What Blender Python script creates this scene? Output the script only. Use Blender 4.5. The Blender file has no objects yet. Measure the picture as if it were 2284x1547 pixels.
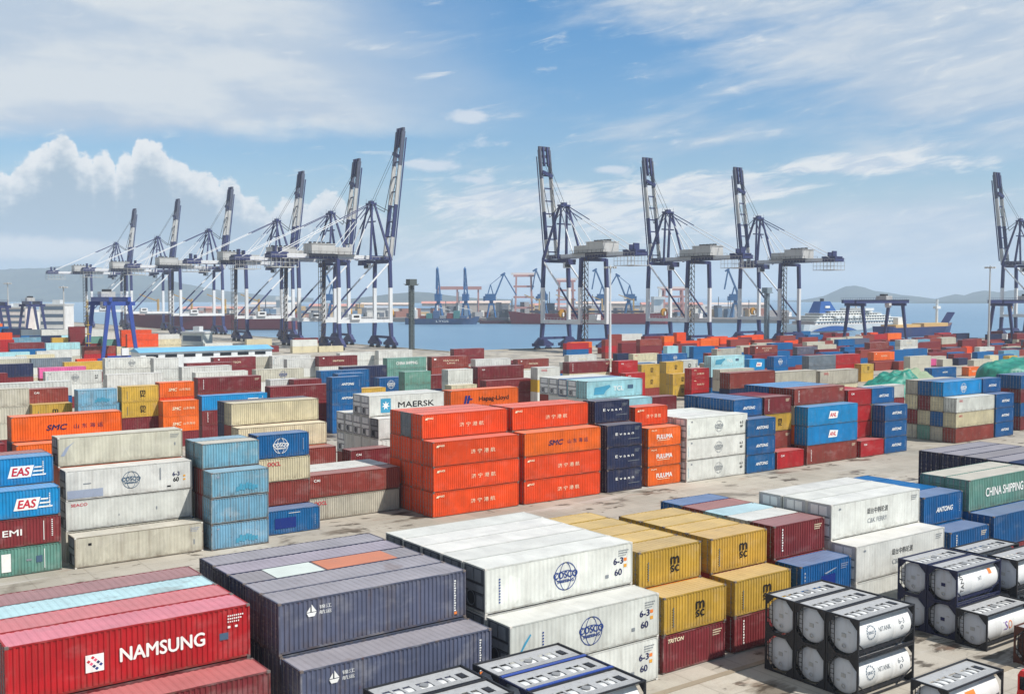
import bpy, math, random
from mathutils import Vector, Matrix
SC = bpy.context.scene
COL = SC.collection
RND = random.Random(7)
PI = math.pi

# ------------------------------------------------------------------ shader helpers
def lin(c):
    return tuple(((v / 255.0) / 12.92 if v <= 10 else ((v / 255.0 + 0.055) / 1.055) ** 2.4) for v in c)

class E:
    """A scalar socket (or number) inside a node tree, with arithmetic."""
    def __init__(s, nt, v): s.nt, s.v = nt, v
    def _n(s, op, *a, clamp=False):
        n = s.nt.nodes.new('ShaderNodeMath'); n.operation = op; n.use_clamp = clamp
        for i, x in enumerate(a):
            x = x.v if isinstance(x, E) else x
            if isinstance(x, (int, float)): n.inputs[i].default_value = x
            else: s.nt.links.new(x, n.inputs[i])
        return E(s.nt, n.outputs[0])
    def __add__(s, o): return s._n('ADD', s, o)
    def __radd__(s, o): return s._n('ADD', o, s)
    def __sub__(s, o): return s._n('SUBTRACT', s, o)
    def __rsub__(s, o): return s._n('SUBTRACT', o, s)
    def __mul__(s, o): return s._n('MULTIPLY', s, o)
    def __rmul__(s, o): return s._n('MULTIPLY', o, s)
    def __truediv__(s, o): return s._n('DIVIDE', s, o)
    def pw(s, o): return s._n('POWER', s, o)
    def mx(s, o): return s._n('MAXIMUM', s, o)
    def mn(s, o): return s._n('MINIMUM', s, o)
    def atan2(s, o): return s._n('ARCTAN2', s, o)
    def asin(s): return s._n('ARCSINE', s)
    def exp(s): return s._n('EXPONENT', s)
    def clamp(s): return s._n('ADD', s, 0.0, clamp=True)
    def ss(s, a, b):
        n = s.nt.nodes.new('ShaderNodeMapRange'); n.interpolation_type = 'SMOOTHSTEP'
        s.nt.links.new(s.v, n.inputs[0])
        for i, x in ((1, a), (2, b)):
            x = x.v if isinstance(x, E) else x
            if isinstance(x, (int, float)): n.inputs[i].default_value = x
            else: s.nt.links.new(x, n.inputs[i])
        return E(s.nt, n.outputs[0])

def comb(nt, x, y, z):
    n = nt.nodes.new('ShaderNodeCombineXYZ')
    for i, a in enumerate((x, y, z)):
        a = a.v if isinstance(a, E) else a
        if isinstance(a, (int, float)): n.inputs[i].default_value = a
        else: nt.links.new(a, n.inputs[i])
    return n.outputs[0]

def sep(nt, v):
    n = nt.nodes.new('ShaderNodeSeparateXYZ'); nt.links.new(v, n.inputs[0])
    return [E(nt, o) for o in n.outputs]

def noise(nt, vec, scale, detail=4, rough=0.55, dist=0.0):
    n = nt.nodes.new('ShaderNodeTexNoise'); n.inputs['Scale'].default_value = scale
    n.inputs['Detail'].default_value = detail; n.inputs['Roughness'].default_value = rough
    n.inputs['Distortion'].default_value = dist
    nt.links.new(vec, n.inputs['Vector'])
    return E(nt, n.outputs[0])

def mixc(nt, f, a, b, blend='MIX'):
    n = nt.nodes.new('ShaderNodeMix'); n.data_type = 'RGBA'; n.blend_type = blend
    f = f.v if isinstance(f, E) else f
    if isinstance(f, (int, float)): n.inputs[0].default_value = f
    else: nt.links.new(f, n.inputs[0])
    for i, c in ((6, a), (7, b)):
        if isinstance(c, tuple): n.inputs[i].default_value = (*c[:3], 1)
        else: nt.links.new(c, n.inputs[i])
    return n.outputs[2]

def scalec(nt, c, f):
    n = nt.nodes.new('ShaderNodeVectorMath'); n.operation = 'SCALE'
    if isinstance(c, tuple): n.inputs[0].default_value = c[:3]
    else: nt.links.new(c, n.inputs[0])
    f = f.v if isinstance(f, E) else f
    if isinstance(f, (int, float)): n.inputs['Scale'].default_value = f
    else: nt.links.new(f, n.inputs['Scale'])
    return n.outputs[0]

def newmat(name):
    m = bpy.data.materials.new(name); m.use_nodes = True
    nt = m.node_tree
    return m, nt, nt.nodes['Principled BSDF']

def objcoord(nt, spread=60.0):
    tc = nt.nodes.new('ShaderNodeTexCoord'); oi = nt.nodes.new('ShaderNodeObjectInfo')
    r = E(nt, oi.outputs['Random']) * spread
    a = nt.nodes.new('ShaderNodeVectorMath'); a.operation = 'ADD'
    nt.links.new(tc.outputs['Object'], a.inputs[0])
    nt.links.new(comb(nt, r, r * 0.7, r * 1.3), a.inputs[1])
    return a.outputs[0], oi, tc.outputs['Object']

def stretched(nt, vec, s):
    n = nt.nodes.new('ShaderNodeVectorMath'); n.operation = 'MULTIPLY'
    nt.links.new(vec, n.inputs[0]); n.inputs[1].default_value = s
    return n.outputs[0]

def paint(name, roof=False, smooth=False):
    """Weathered container paint: colour from the object, fading, grime runs and rust."""
    m, nt, b = newmat(name)
    v, oi, oc = objcoord(nt)
    wear = nt.nodes.new('ShaderNodeAttribute'); wear.attribute_type = 'OBJECT'; wear.attribute_name = 'wear'
    w = E(nt, wear.outputs['Fac'])
    c = oi.outputs['Color']
    big = noise(nt, v, 0.55, 5, 0.6)
    vo = nt.nodes.new('ShaderNodeTexVoronoi'); vo.inputs['Scale'].default_value = 0.8; nt.links.new(stretched(nt, v, (1.0, 0.4, 0.5)), vo.inputs['Vector'])
    pan = sep(nt, vo.outputs['Color'])[0] - 0.5
    c = mixc(nt, 1.0, c, scalec(nt, (1, 1, 1), 0.60 + big * 0.70 + pan * 0.12), 'MULTIPLY')
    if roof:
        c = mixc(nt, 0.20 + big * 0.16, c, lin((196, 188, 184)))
        g = noise(nt, stretched(nt, v, (0.5, 1.4, 1.0)), 1.1, 6, 0.65)
        c = mixc(nt, g.ss(0.56, 0.78) * (0.18 + w * 0.5), c, lin((96, 88, 80)))
        g2 = noise(nt, v, 0.35, 3, 0.5)
        c = mixc(nt, g2.ss(0.62, 0.68) * w * 0.5, c, lin((110, 84, 66)))
    else:
        st = noise(nt, stretched(nt, v, (2.6, 2.6, 0.16)), 1.0, 5, 0.6)
        c = mixc(nt, st.ss(0.48, 0.74) * (0.13 + w * 0.6), c, lin((112, 96, 82)))
        fade = noise(nt, stretched(nt, v, (0.45, 0.45, 0.8)), 1.0, 4, 0.6)
        c = mixc(nt, fade.ss(0.5, 0.72) * (0.04 + w * 0.32), c, lin((205, 200, 195)))
        z = sep(nt, oc)[2]
        low = (1.0 - z.ss(0.1, 0.75)) * noise(nt, v, 1.7, 4).ss(0.35, 0.7)
        c = mixc(nt, low * (0.28 + w * 0.45), c, lin((92, 74, 60)))
    rs = noise(nt, v, 2.3, 7, 0.7)
    c = mixc(nt, (rs + w * 0.07).ss(0.665, 0.74) * (0.2 + w * 0.75), c, lin((104, 58, 38)))
    nt.links.new(c, b.inputs['Base Color'])
    r = 0.42 + big * 0.25
    nt.links.new(r.v, b.inputs['Roughness'])
    if not roof:
        bn = nt.nodes.new('ShaderNodeBump'); bn.inputs['Strength'].default_value = 0.35; bn.inputs['Distance'].default_value = 0.06
        nt.links.new(noise(nt, v, 0.9, 3, 0.5).v, bn.inputs['Height']); nt.links.new(bn.outputs[0], b.inputs['Normal'])
    b.inputs['Specular IOR Level'].default_value = 0.35
    return m

def simple(name, rgb, rough=0.5, metal=0.0, var=0.25, scale=0.8, dirt=0.2, dcol=(96, 84, 74)):
    m, nt, b = newmat(name)
    v, oi, oc = objcoord(nt)
    n = noise(nt, v, scale, 5, 0.6)
    c = mixc(nt, 1.0, lin(rgb), scalec(nt, (1, 1, 1), (1 - var) + n * (2 * var)), 'MULTIPLY')
    d = noise(nt, stretched(nt, v, (1.6, 1.6, 0.3)), scale * 1.4, 6, 0.65)
    c = mixc(nt, d.ss(0.5, 0.75) * dirt, c, lin(dcol))
    nt.links.new(c, b.inputs['Base Color'])
    nt.links.new((rough - 0.08 + n * 0.16).v, b.inputs['Roughness'])
    b.inputs['Metallic'].default_value = metal
    b.inputs['Specular IOR Level'].default_value = 0.35
    return m

# ------------------------------------------------------------------ mesh helpers
class MB:
    def __init__(s): s.v, s.f, s.m = [], [], []
    def face(s, pts, m=0):
        i = len(s.v); s.v += [tuple(p) for p in pts]; s.f.append(tuple(range(i, i + len(pts)))); s.m.append(m)
    def hexa(s, p, m=0):
        """p: 8 corners, bottom loop then top loop (counter-clockwise from above)."""
        i = len(s.v); s.v += [tuple(a) for a in p]
        for q in ((3, 2, 1, 0), (4, 5, 6, 7), (0, 1, 5, 4), (1, 2, 6, 5), (2, 3, 7, 6), (3, 0, 4, 7)):
            s.f.append(tuple(i + k for k in q)); s.m.append(m)
        return s
    def box(s, x0, x1, y0, y1, z0, z1, m=0):
        return s.hexa([(x0, y0, z0), (x1, y0, z0), (x1, y1, z0), (x0, y1, z0), (x0, y0, z1), (x1, y0, z1), (x1, y1, z1), (x0, y1, z1)], m)
    def beam(s, p, q, w, h=None, m=0, w2=None, h2=None, side=None):
        h = w if h is None else h; w2 = w if w2 is None else w2; h2 = h if h2 is None else h2
        p, q = Vector(p), Vector(q); d = (q - p).normalized()
        a = Vector(side) if side else (Vector((0, 0, 1)).cross(d) if abs(d.z) < 0.98 else Vector((0, 1, 0)))
        a = (a - d * a.dot(d)).normalized(); b = d.cross(a)
        P = []
        for c, ww, hh in ((p, w, h), (q, w2, h2)):
            P += [c - a * ww / 2 - b * hh / 2, c + a * ww / 2 - b * hh / 2, c + a * ww / 2 + b * hh / 2, c - a * ww / 2 + b * hh / 2]
        return s.hexa(P, m)
    def tube(s, p, q, r, n=8, m=0, r2=None, cap=True):
        r2 = r if r2 is None else r2
        p, q = Vector(p), Vector(q); d = (q - p).normalized()
        a = (Vector((0, 0, 1)).cross(d) if abs(d.z) < 0.98 else Vector((0, 1, 0)).cross(d)).normalized(); b = d.cross(a)
        i = len(s.v)
        for c, rr in ((p, r), (q, r2)):
            for k in range(n):
                t = 2 * PI * k / n
                s.v.append(tuple(c + a * math.cos(t) * rr + b * math.sin(t) * rr))
        for k in range(n):
            j = (k + 1) % n
            s.f.append((i + k, i + j, i + n + j, i + n + k)); s.m.append(m)
        if cap:
            s.f.append(tuple(i + k for k in reversed(range(n)))); s.m.append(m)
            s.f.append(tuple(i + n + k for k in range(n))); s.m.append(m)
        return s
    def lathe(s, prof, n=24, m=0, axis='x', c=(0, 0, 0)):
        i = len(s.v)
        for (t, r) in prof:
            for k in range(n):
                a = 2 * PI * (k + 0.5) / n
                y, z = r * math.cos(a), r * math.sin(a)
                s.v.append((c[0] + t, c[1] + y, c[2] + z) if axis == 'x' else (c[0] + y, c[1] + z, c[2] + t))
        for g in range(len(prof) - 1):
            for k in range(n):
                j = (k + 1) % n
                q = (i + g * n + k, i + g * n + j, i + (g + 1) * n + j, i + (g + 1) * n + k)
                s.f.append(q if axis != 'x' else q[::-1]); s.m.append(m)
        return s
    def prism(s, pts, z0, z1, m=0):
        i = len(s.v); n = len(pts)
        s.v += [(x, y, z0) for x, y in pts] + [(x, y, z1) for x, y in pts]
        s.f.append(tuple(i + k for k in reversed(range(n)))); s.m.append(m)
        s.f.append(tuple(i + n + k for k in range(n))); s.m.append(m)
        for k in range(n):
            j = (k + 1) % n
            s.f.append((i + k, i + j, i + n + j, i + n + k)); s.m.append(m)
        return s
    def grid(s, rows, m=0):
        i = len(s.v); w = len(rows[0])
        for r in rows: s.v += [tuple(p) for p in r]
        for a in range(len(rows) - 1):
            for b in range(w - 1):
                s.f.append((i + a * w + b, i + a * w + b + 1, i + (a + 1) * w + b + 1, i + (a + 1) * w + b)); s.m.append(m)
        return s
    def mesh(s, name, mats, smooth=False):
        me = bpy.data.meshes.new(name); me.from_pydata(s.v, [], s.f); me.update()
        for mt in mats: me.materials.append(mt)
        if len(mats) > 1: me.polygons.foreach_set('material_index', s.m)
        if smooth: me.polygons.foreach_set('use_smooth', [True] * len(s.f))
        return me

def obj(name, me, parent=None, loc=(0, 0, 0), rz=0.0, color=None, wear=None):
    o = bpy.data.objects.new(name, me); COL.objects.link(o)
    o.location = loc
    if rz: o.rotation_euler = (0, 0, rz)
    if parent: o.parent = parent
    if color: o.color = (*color, 1)
    if wear is not None: o['wear'] = wear
    return o

def tag(o, label, cat, group=None, kind=None):
    if label: o['label'] = label
    if cat: o['category'] = cat
    if group: o['group'] = group
    if kind: o['kind'] = kind
    return o

def thing(name, label, cat, loc, rz=0.0, group=None):
    return tag(obj(name, None, None, loc, rz), label, cat, group)

def copy_tree(o, parent=None):
    c = o.copy(); COL.objects.link(c)
    if parent: c.parent = parent
    for ch in list(o.children): copy_tree(ch, c)
    return c

# ------------------------------------------------------------------ camera
CAM_H, F_PX = 25.4, 2345.0
PSI = math.atan2(3208, 2345)
FWD = Vector((math.cos(PSI), math.sin(PSI), 0)); RIGHT = Vector((math.sin(PSI), -math.cos(PSI), 0))
PITCH = math.atan(113 / F_PX)
cd = bpy.data.cameras.new('camera'); cam = bpy.data.objects.new('camera', cd); COL.objects.link(cam)
cam.location = (0, 0, CAM_H)
look = FWD * math.cos(PITCH) + Vector((0, 0, -math.sin(PITCH)))
cam.rotation_euler = look.to_track_quat('-Z', 'Y').to_euler()
cd.sensor_width = 36.0; cd.lens = 36.0 * F_PX / 2284.0
cd.clip_start = 0.5; cd.clip_end = 60000
SC.camera = cam
def place(dist, r):
    """Yard point at a forward distance and a sideways offset from the mast the photo was taken from."""
    p = FWD * dist + RIGHT * r
    return p.x, p.y
def at(px, dist): return place(dist, (px - 1142) / F_PX * dist)
def up(py, dist): return CAM_H + (660 - py) * dist / F_PX

# ------------------------------------------------------------------ light and sky
SUN_EL, SUN_AZ = math.radians(51), math.atan2(0.52, -0.85)
sd = Vector((math.sin(SUN_AZ) * math.cos(SUN_EL), math.cos(SUN_AZ) * math.cos(SUN_EL), math.sin(SUN_EL)))
sl = bpy.data.lights.new('sun', 'SUN'); so = bpy.data.objects.new('sun', sl); COL.objects.link(so)
sl.energy = 3.8; sl.angle = math.radians(0.8); sl.color = (1.0, 0.95, 0.87)
so.rotation_euler = sd.to_track_quat('Z', 'Y').to_euler(); so.location = (0, -50, 200)

wd = bpy.data.worlds.new('World'); SC.world = wd; wd.use_nodes = True
nt = wd.node_tree; nt.nodes.clear()
out = nt.nodes.new('ShaderNodeOutputWorld'); bg = nt.nodes.new('ShaderNodeBackground')
nt.links.new(bg.outputs[0], out.inputs[0])
sky = nt.nodes.new('ShaderNodeTexSky'); sky.sky_type = 'NISHITA'; sky.sun_disc = False
sky.sun_elevation = SUN_EL; sky.sun_rotation = SUN_AZ; sky.altitude = 0; sky.air_density = 1.0; sky.dust_density = 0.6; sky.ozone_density = 1.6
WS = 0.1
EXPO = 0.5
bg.inputs['Strength'].default_value = WS
tc = nt.nodes.new('ShaderNodeTexCoord')
def dotv(v):
    n = nt.nodes.new('ShaderNodeVectorMath'); n.operation = 'DOT_PRODUCT'
    nt.links.new(tc.outputs['Generated'], n.inputs[0]); n.inputs[1].default_value = v
    return E(nt, n.outputs['Value'])
dr, df, dz = dotv(RIGHT), dotv(FWD), dotv((0, 0, 1))
az = dr.atan2(df) * 57.29578          # degrees to the right of the heading
el = dz.asin() * 57.29578             # degrees above the horizon
A = lambda px: math.degrees(math.atan((px - 1142) / F_PX))
H = lambda py: math.degrees(math.atan((660 - py) / F_PX))
P3 = comb(nt, az, el, 0.0)
warp = noise(nt, comb(nt, az * 0.16, el * 0.35, 2.0), 1.0, 5, 0.6) - 0.5
warpf = noise(nt, comb(nt, az * 0.55, el * 0.8, 7.0), 1.0, 7, 0.62) - 0.5
def blob(x, y, sx, sy, k=1.0):
    """soft patch centred at photo-measured direction, radii in degrees"""
    a = (az - A(x)) / sx; b = (el - H(y)) / sy
    return ((a * a + b * b) * -1.0).exp() * k
# clear-sky colour: physical sky, deepened a little towards the middle blue of the day
gr = el.ss(0.0, 17.0)
skyc = mixc(nt, 1.0, sky.outputs[0], mixc(nt, gr, (0.95, 1.0, 1.04), (0.38, 0.92, 1.24)), 'MULTIPLY')
# high veil, upper left
v1 = (el + warp * 2.6 + az * -0.045).ss(H(318), H(250)) * (1.0 - (az + warp * 8.0 + el * 0.34).ss(A(790), A(1400)))
v1n = noise(nt, comb(nt, az * 0.09, el * 0.42, 11.0), 1.0, 4, 0.5)
v1 = v1 * (0.86 + v1n * 0.4)
v1 = v1 * (1.0 - blob(1000, 40, 5.0, 2.2, 0.35))
# wispy streaks, right half (bands climbing to the right)
tilt = el - az * 0.16
st = noise(nt, comb(nt, az * 0.15, tilt * 0.66, 3.0), 1.0, 7, 0.56, 0.5)
st2 = noise(nt, comb(nt, az * 0.36, tilt * 1.5, 5.0), 1.0, 8, 0.62, 0.7)
fld = blob(2150, 170, 9.5, 4.2, 0.95).mx(blob(1700, 20, 9.0, 1.8, 0.75)).mx(blob(2000, 560, 12.0, 2.6, 0.85)).mx(blob(1550, 300, 6.0, 1.6, 0.35))
soft = noise(nt, comb(nt, az * 0.07, tilt * 0.34, 23.0), 1.0, 5, 0.55, 0.5)
v2 = (soft * 0.55 + st * 0.33 + st2 * 0.12 + fld * 0.52).ss(0.52, 0.84)
v2 = v2.mx((fld * 0.85 + (soft - 0.5) * 1.1 + (st - 0.5) * 0.5).ss(0.34, 0.92) * 0.95)
# bright band behind the right-hand cranes
band = blob(1190, 455, 5.5, 0.95, 1.0).mx(blob(1560, 430, 5.0, 0.85, 1.0)).mx(blob(1900, 385, 4.5, 0.55, 0.8)).mx(blob(1130, 560, 6.0, 1.7, 0.62)).mx(blob(1450, 500, 5.5, 1.2, 0.7))
v3 = (band * 0.95 + (st2 - 0.5) * 1.5 + (st - 0.5) * 0.7).ss(0.12, 0.60)
# small puffs
pf = blob(1045, 265, 1.25, 0.42).mx(blob(960, 372, 1.6, 0.42)).mx(blob(1062, 402, 1.3, 0.30)).mx(blob(1365, 381, 1.0, 0.26)).mx(blob(1080, 325, 1.6, 0.4, 0.6)).mx(blob(1500, 322, .6, .3, 0.6))
v4 = (pf * 1.05 + warpf * 1.5 + (st2 - 0.5)).ss(0.30, 0.95)
# cumulus bank low on the left: outline from a few heaped tops
warpg = noise(nt, comb(nt, az * 1.5, el * 1.9, 17.0), 1.0, 6, 0.6) - 0.5
q = warpf * 1.9 + warpg * 1.5
def heap(x, py, w):
    t = (az - A(x)) / w
    return (1.0 - t * t).mx(0.0).pw(0.5) * (H(py) - H(505)) + H(505)
hp = heap(147, 318, 1.15)
for x, py, w in ((10, 410, 2.0), (80, 372, 1.4), (112, 345, 1.0), (185, 360, 1.2), (235, 360, .9), (325, 325, .9), (350, 335, 1.3), (295, 362, 1.0), (390, 365, 1.6), (450, 385, 1.5), (515, 400, .95), (560, 440, 1.2), (660, 450, 1.7), (735, 425, 1.2), (800, 465, 2.2), (-150, 390, 4.0), (-420, 380, 6.0)):
    hp = hp.mx(heap(x, py, w))
cum = (hp + q * 0.85 + warp * 0.6 - el).ss(-0.06, 0.30)
lit = (el + q * 1.5 - hp).ss(-2.3, -0.1)
lowb = blob(60, 565, 9.0, 0.8, 0.9).mx(blob(420, 600, 6.0, 0.7, 0.7))
# everywhere else round the dome: unseen broken cloud, added and kept dull for the light
back = (noise(nt, stretched(nt, tc.outputs['Generated'], (2.2, 2.2, 4.5)), 1.0, 6, 0.6)).ss(0.50, 0.66) * (1.0 - df.ss(0.55, 0.85)) * 0.85
K = 1.0 / WS
cc = lambda r, g, b, k=1.0: tuple(x * K * k * 2 ** -EXPO for x in lin((r, g, b)))
c = scalec(nt, skyc, 0.76)
hz = (1.0 - el.ss(-0.5, 7.5)) * 0.78
c = mixc(nt, hz, c, cc(172, 196, 220))
c = mixc(nt, back, c, cc(150, 164, 182))
c = mixc(nt, (v1 * 1.0).clamp(), c, mixc(nt, (v1n + warp * 0.6).ss(0.38, 0.62), cc(184, 201, 220), cc(214, 222, 229)))
c = mixc(nt, (v2 * 0.93).clamp(), c, mixc(nt, (soft * 0.6 + st2 * 0.4).ss(0.38, 0.62), cc(178, 197, 218), cc(212, 220, 228)))
c = mixc(nt, (v3 * 0.92).clamp(), c, mixc(nt, st2.ss(0.4, 0.6), cc(198, 211, 226), cc(236, 238, 238)))
c = mixc(nt, (v4 * 0.8).clamp(), c, cc(218, 226, 236))
cumc = mixc(nt, lit, mixc(nt, (lowb + q * 0.3).ss(0.3, 0.8), cc(160, 182, 201), cc(218, 222, 226)), cc(238, 240, 241))
c = mixc(nt, (cum * 0.96).clamp() * (1.0 - az.ss(A(700), A(980))), c, cumc)
c = scalec(nt, c, 0.62 + 0.38 * df.ss(0.25, 0.80))   # dims the unseen sky to the sides and behind, for deeper shadows
nt.links.new(c, bg.inputs['Color'])

SC.render.engine = 'CYCLES'
SC.view_settings.view_transform = 'Standard'; SC.view_settings.look = 'None'
SC.view_settings.exposure = EXPO; SC.view_settings.gamma = 1.0
cy = SC.cycles
cy.use_denoising = True
try: cy.denoiser = 'OPENIMAGEDENOISE'
except Exception: pass
cy.max_bounces = 6; cy.diffuse_bounces = 3; cy.glossy_bounces = 3; cy.transmission_bounces = 2; cy.volume_bounces = 1
cy.use_adaptive_sampling = True; cy.adaptive_threshold = 0.01
cy.sample_clamp_indirect = 6.0
DROP = set(i for a, b in ((0,0),(2,2),(5,5),(8,8),(11,11),(16,16),(19,19),(22,23),(25,26),(28,29),(33,33),(36,37),(39,40),(42,43),(45,46),(50,50),(53,54),(56,57),(59,60),(62,63),(67,67),(70,71),(73,74),(76,77),(81,81),(84,85),(87,88),(90,91),(93,94),(98,98),(101,102),(104,105),(107,107),(109,109),(112,113),(115,116),(118,119),(123,123),(126,127),(131,131),(134,135),(137,138),(140,141),(143,143),(149,150),(153,155),(183,183),(185,185),(205,206),(209,211),(216,217),(223,224),(230,231),(233,234),(236,237),(242,243),(246,248),(250,252),(254,256),(263,265),(267,269),(278,280),(282,284),(286,288),(295,297),(302,302),(324,325),(332,333),(336,337),(339,340),(342,343),(346,346),(348,348),(351,352),(355,356),(359,359),(364,364),(368,368),(372,372),(378,380),(382,383),(385,386),(389,390),(393,394),(397,398),(401,402),(405,406),(408,409),(412,414),(416,417),(420,420),(428,430),(432,433),(437,437),(440,440),(444,446),(449,450),(456,457),(465,466),(468,469),(476,477),(479,480),(483,483),(486,487),(490,490),(493,494),(496,497),(500,501),(508,511),(514,515),(518,519),(533,533),(546,546),(549,549),(552,554),(560,561),(564,565),(569,569),(576,576),(583,583),(586,586),(588,589),(591,592),(595,595),(598,598),(601,601),(604,604),(613,613),(616,616),(619,619),(622,622),(625,625),(628,628),(631,631),(633,634),(636,636),(646,646),(651,651),(653,653),(660,661),(668,668),(671,671),(673,673),(682,684),(686,686),(694,694),(704,705),(710,711),(726,726),(732,732),(735,735),(740,740),(746,746),(748,748),(753,754),(757,757),(760,761),(763,764),(767,767),(769,769),(771,771),(774,775),(778,778),(787,788),(793,794),(796,796),(805,805),(807,807),(812,812),(816,816),(822,822),(829,829),(831,832)) for i in range(a, b + 1))
MERGE = set(i for a, b in ((6,6),(9,9),(12,12),(14,14),(51,51),(68,68),(79,79),(82,82),(99,99),(110,110),(114,114),(117,117),(120,121),(124,124),(129,130),(132,133),(144,144),(151,151),(161,162),(168,168),(172,174),(177,177),(198,199),(207,207),(218,218),(225,225),(235,235),(238,238),(244,244),(259,259),(266,266),(270,270),(274,276),(291,291),(298,298),(303,304),(326,326),(334,334),(338,338),(344,344),(349,349),(353,353),(357,357),(361,362),(365,365),(369,369),(373,373),(375,375),(387,387),(391,391),(395,395),(399,399),(403,403),(410,410),(418,418),(421,421),(425,426),(436,436),(438,439),(448,448),(462,463),(475,475),(482,482),(489,489),(492,492),(499,499),(504,504),(506,507),(513,513),(517,517),(521,522),(525,525),(527,528),(532,532),(536,536),(538,540),(542,543),(545,545),(548,548),(556,557),(559,559),(562,563),(567,568),(572,572),(575,575),(578,579),(582,582),(585,585),(594,594),(596,597),(600,600),(603,603),(606,607),(609,610),(612,612),(615,615),(618,618),(621,621),(627,627),(630,630),(638,645),(647,650),(652,652),(655,655),(657,659),(663,667),(669,670),(672,672),(674,679),(681,681),(685,685),(689,693),(695,696),(698,703),(707,707),(709,709),(713,715),(717,721),(723,725),(727,730),(733,734),(736,739),(741,745),(747,747),(750,752),(755,756),(758,759),(766,766),(768,768),(770,770),(772,773),(776,777),(780,780),(782,782),(784,784),(786,786),(790,792),(797,804),(806,806),(809,811),(813,815),(817,818),(820,821),(825,826),(828,828),(830,830)) for i in range(a, b + 1))
# ------------------------------------------------------------------ materials
M_SIDE = paint('container_paint'); M_ROOF = paint('container_roof_paint', roof=True)
M_STEEL = simple('dark_steel', (52, 54, 60), 0.55, 0.3)
M_LOCK = simple('galvanised_rods', (150, 150, 152), 0.45, 0.5)
M_CAST = simple('casting_paint', (118, 108, 104), 0.6, 0.1, 0.3, 2.0, 0.4)
M_CASTW = simple('white_casting', (212, 208, 200), 0.6, 0.0, 0.2, 2.0, 0.3)
M_REEF = simple('reefer_machinery', (84, 88, 96), 0.55, 0.1, 0.3, 2.0, 0.3)
M_REEFM = simple('reefer_hatches', (122, 126, 132), 0.55, 0.1, 0.3, 2.0, 0.4)
M_REEFL = simple('reefer_machinery_pale', (176, 178, 182), 0.5, 0.0, 0.2, 2.0, 0.3)
M_NAVY = simple('crane_navy', (54, 62, 106), 0.45, 0.0, 0.25, 0.15, 0.3, (96, 92, 96))
M_WHITE = simple('crane_white', (224, 226, 228), 0.45, 0.0, 0.1, 0.15, 0.28, (150, 140, 130))
M_GREYW = simple('crane_grey_white', (190, 190, 188), 0.5, 0.0, 0.18, 0.2, 0.5, (120, 108, 98))
M_RUST = simple('weathered_stair', (84, 78, 76), 0.7, 0.1, 0.3, 0.3, 0.5, (88, 66, 54))
M_BLUEG = simple('gantry_blue', (52, 78, 156), 0.45, 0.0, 0.15, 0.2, 0.2)
M_GLASS = simple('dark_glass', (28, 36, 46), 0.12, 0.0, 0.1, 0.5, 0.05)
M_YEL = simple('reel_ochre', (178, 132, 60), 0.6, 0.0, 0.3, 0.5, 0.4)
M_PORT = simple('luffing_blue', (44, 100, 152), 0.5, 0.0, 0.15, 0.1, 0.2)
M_TIRE = simple('rubber', (24, 24, 26), 0.85, 0.0, 0.1, 1.0, 0.2)
M_CLAD = simple('tank_cladding', (226, 227, 226), 0.33, 0.0, 0.06, 0.7, 0.22, (150, 138, 122))
M_TEND = simple('tank_end_cap', (196, 201, 210), 0.38, 0.0, 0.08, 0.9, 0.3, (140, 128, 116))
M_GRAT = simple('walkway_grating', (172, 173, 174), 0.6, 0.0, 0.16, 2.0, 0.3)
M_GRAT2 = simple('walkway_ribs', (138, 140, 142), 0.6, 0.0, 0.16, 2.0, 0.3)
M_OBJ, _nt, _b = newmat('object_colour')
_v, _oi, _oc = objcoord(_nt)
_n = noise(_nt, _v, 0.25, 5, 0.6)
_nt.links.new(mixc(_nt, noise(_nt, stretched(_nt, _v, (1, 1, 0.25)), 0.6, 6, 0.65).ss(0.5, 0.75) * 0.22, mixc(_nt, 1.0, _oi.outputs['Color'], scalec(_nt, (1, 1, 1), 0.78 + _n * 0.44), 'MULTIPLY'), lin((120, 112, 106))), _b.inputs['Base Color'])
_b.inputs['Roughness'].default_value = 0.55
INK = {}
def ink(k):
    pal = {'w': (236, 236, 232), 'k': (24, 24, 28), 'n': (28, 34, 84), 'b': (30, 60, 130), 's': (64, 152, 188), 'r': (196, 36, 60), 'p': (222, 92, 128), 'y': (222, 160, 60), 'g': (130, 136, 142), 'c': (236, 222, 190), 'd': (16, 44, 120), 't': (70, 148, 178), 'm': (70, 96, 120), 'e': (206, 232, 226), 'v': (150, 160, 180), 'o': (232, 130, 60), 'q': (120, 70, 170)}
    if k not in INK: INK[k] = simple('lettering_' + k, pal[k], 0.5, 0.0, 0.12, 1.5, 0.18)
    return INK[k]

PAL = {'R': ((176, 30, 38), 'bright red'), 'M': ((124, 44, 50), 'maroon'), 'B': ((142, 62, 54), 'reddish brown'), 'O': ((232, 78, 28), 'orange-red'),
       'G': ((238, 108, 32), 'orange'), 'Y': ((202, 164, 66), 'mustard yellow'), 'W': ((214, 215, 209), 'white'), 'C': ((212, 202, 170), 'cream'),
       'E': ((190, 186, 170), 'grey-beige'), 'N': ((34, 44, 78), 'navy'), 'U': ((3, 95, 154), 'blue'), 'L': ((0, 138, 200), 'bright blue'),
       'A': ((112, 162, 186), 'light blue'), 'P': ((168, 214, 222), 'pale cyan'), 'T': ((104, 152, 140), 'teal green'), 'S': ((92, 98, 120), 'slate grey'),
       'K': ((216, 92, 150), 'pink'), 'D': ((108, 120, 130), 'dark grey')}
def colour(k, j=0.10):
    c = lin(PAL[k][0]); f = 1 + RND.uniform(-j, j)
    return tuple(max(0.004, min(0.9, x * f * (1 + RND.uniform(-j, j) * (0.10 if k in 'WEC' else 0.35)))) for x in c)

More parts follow.
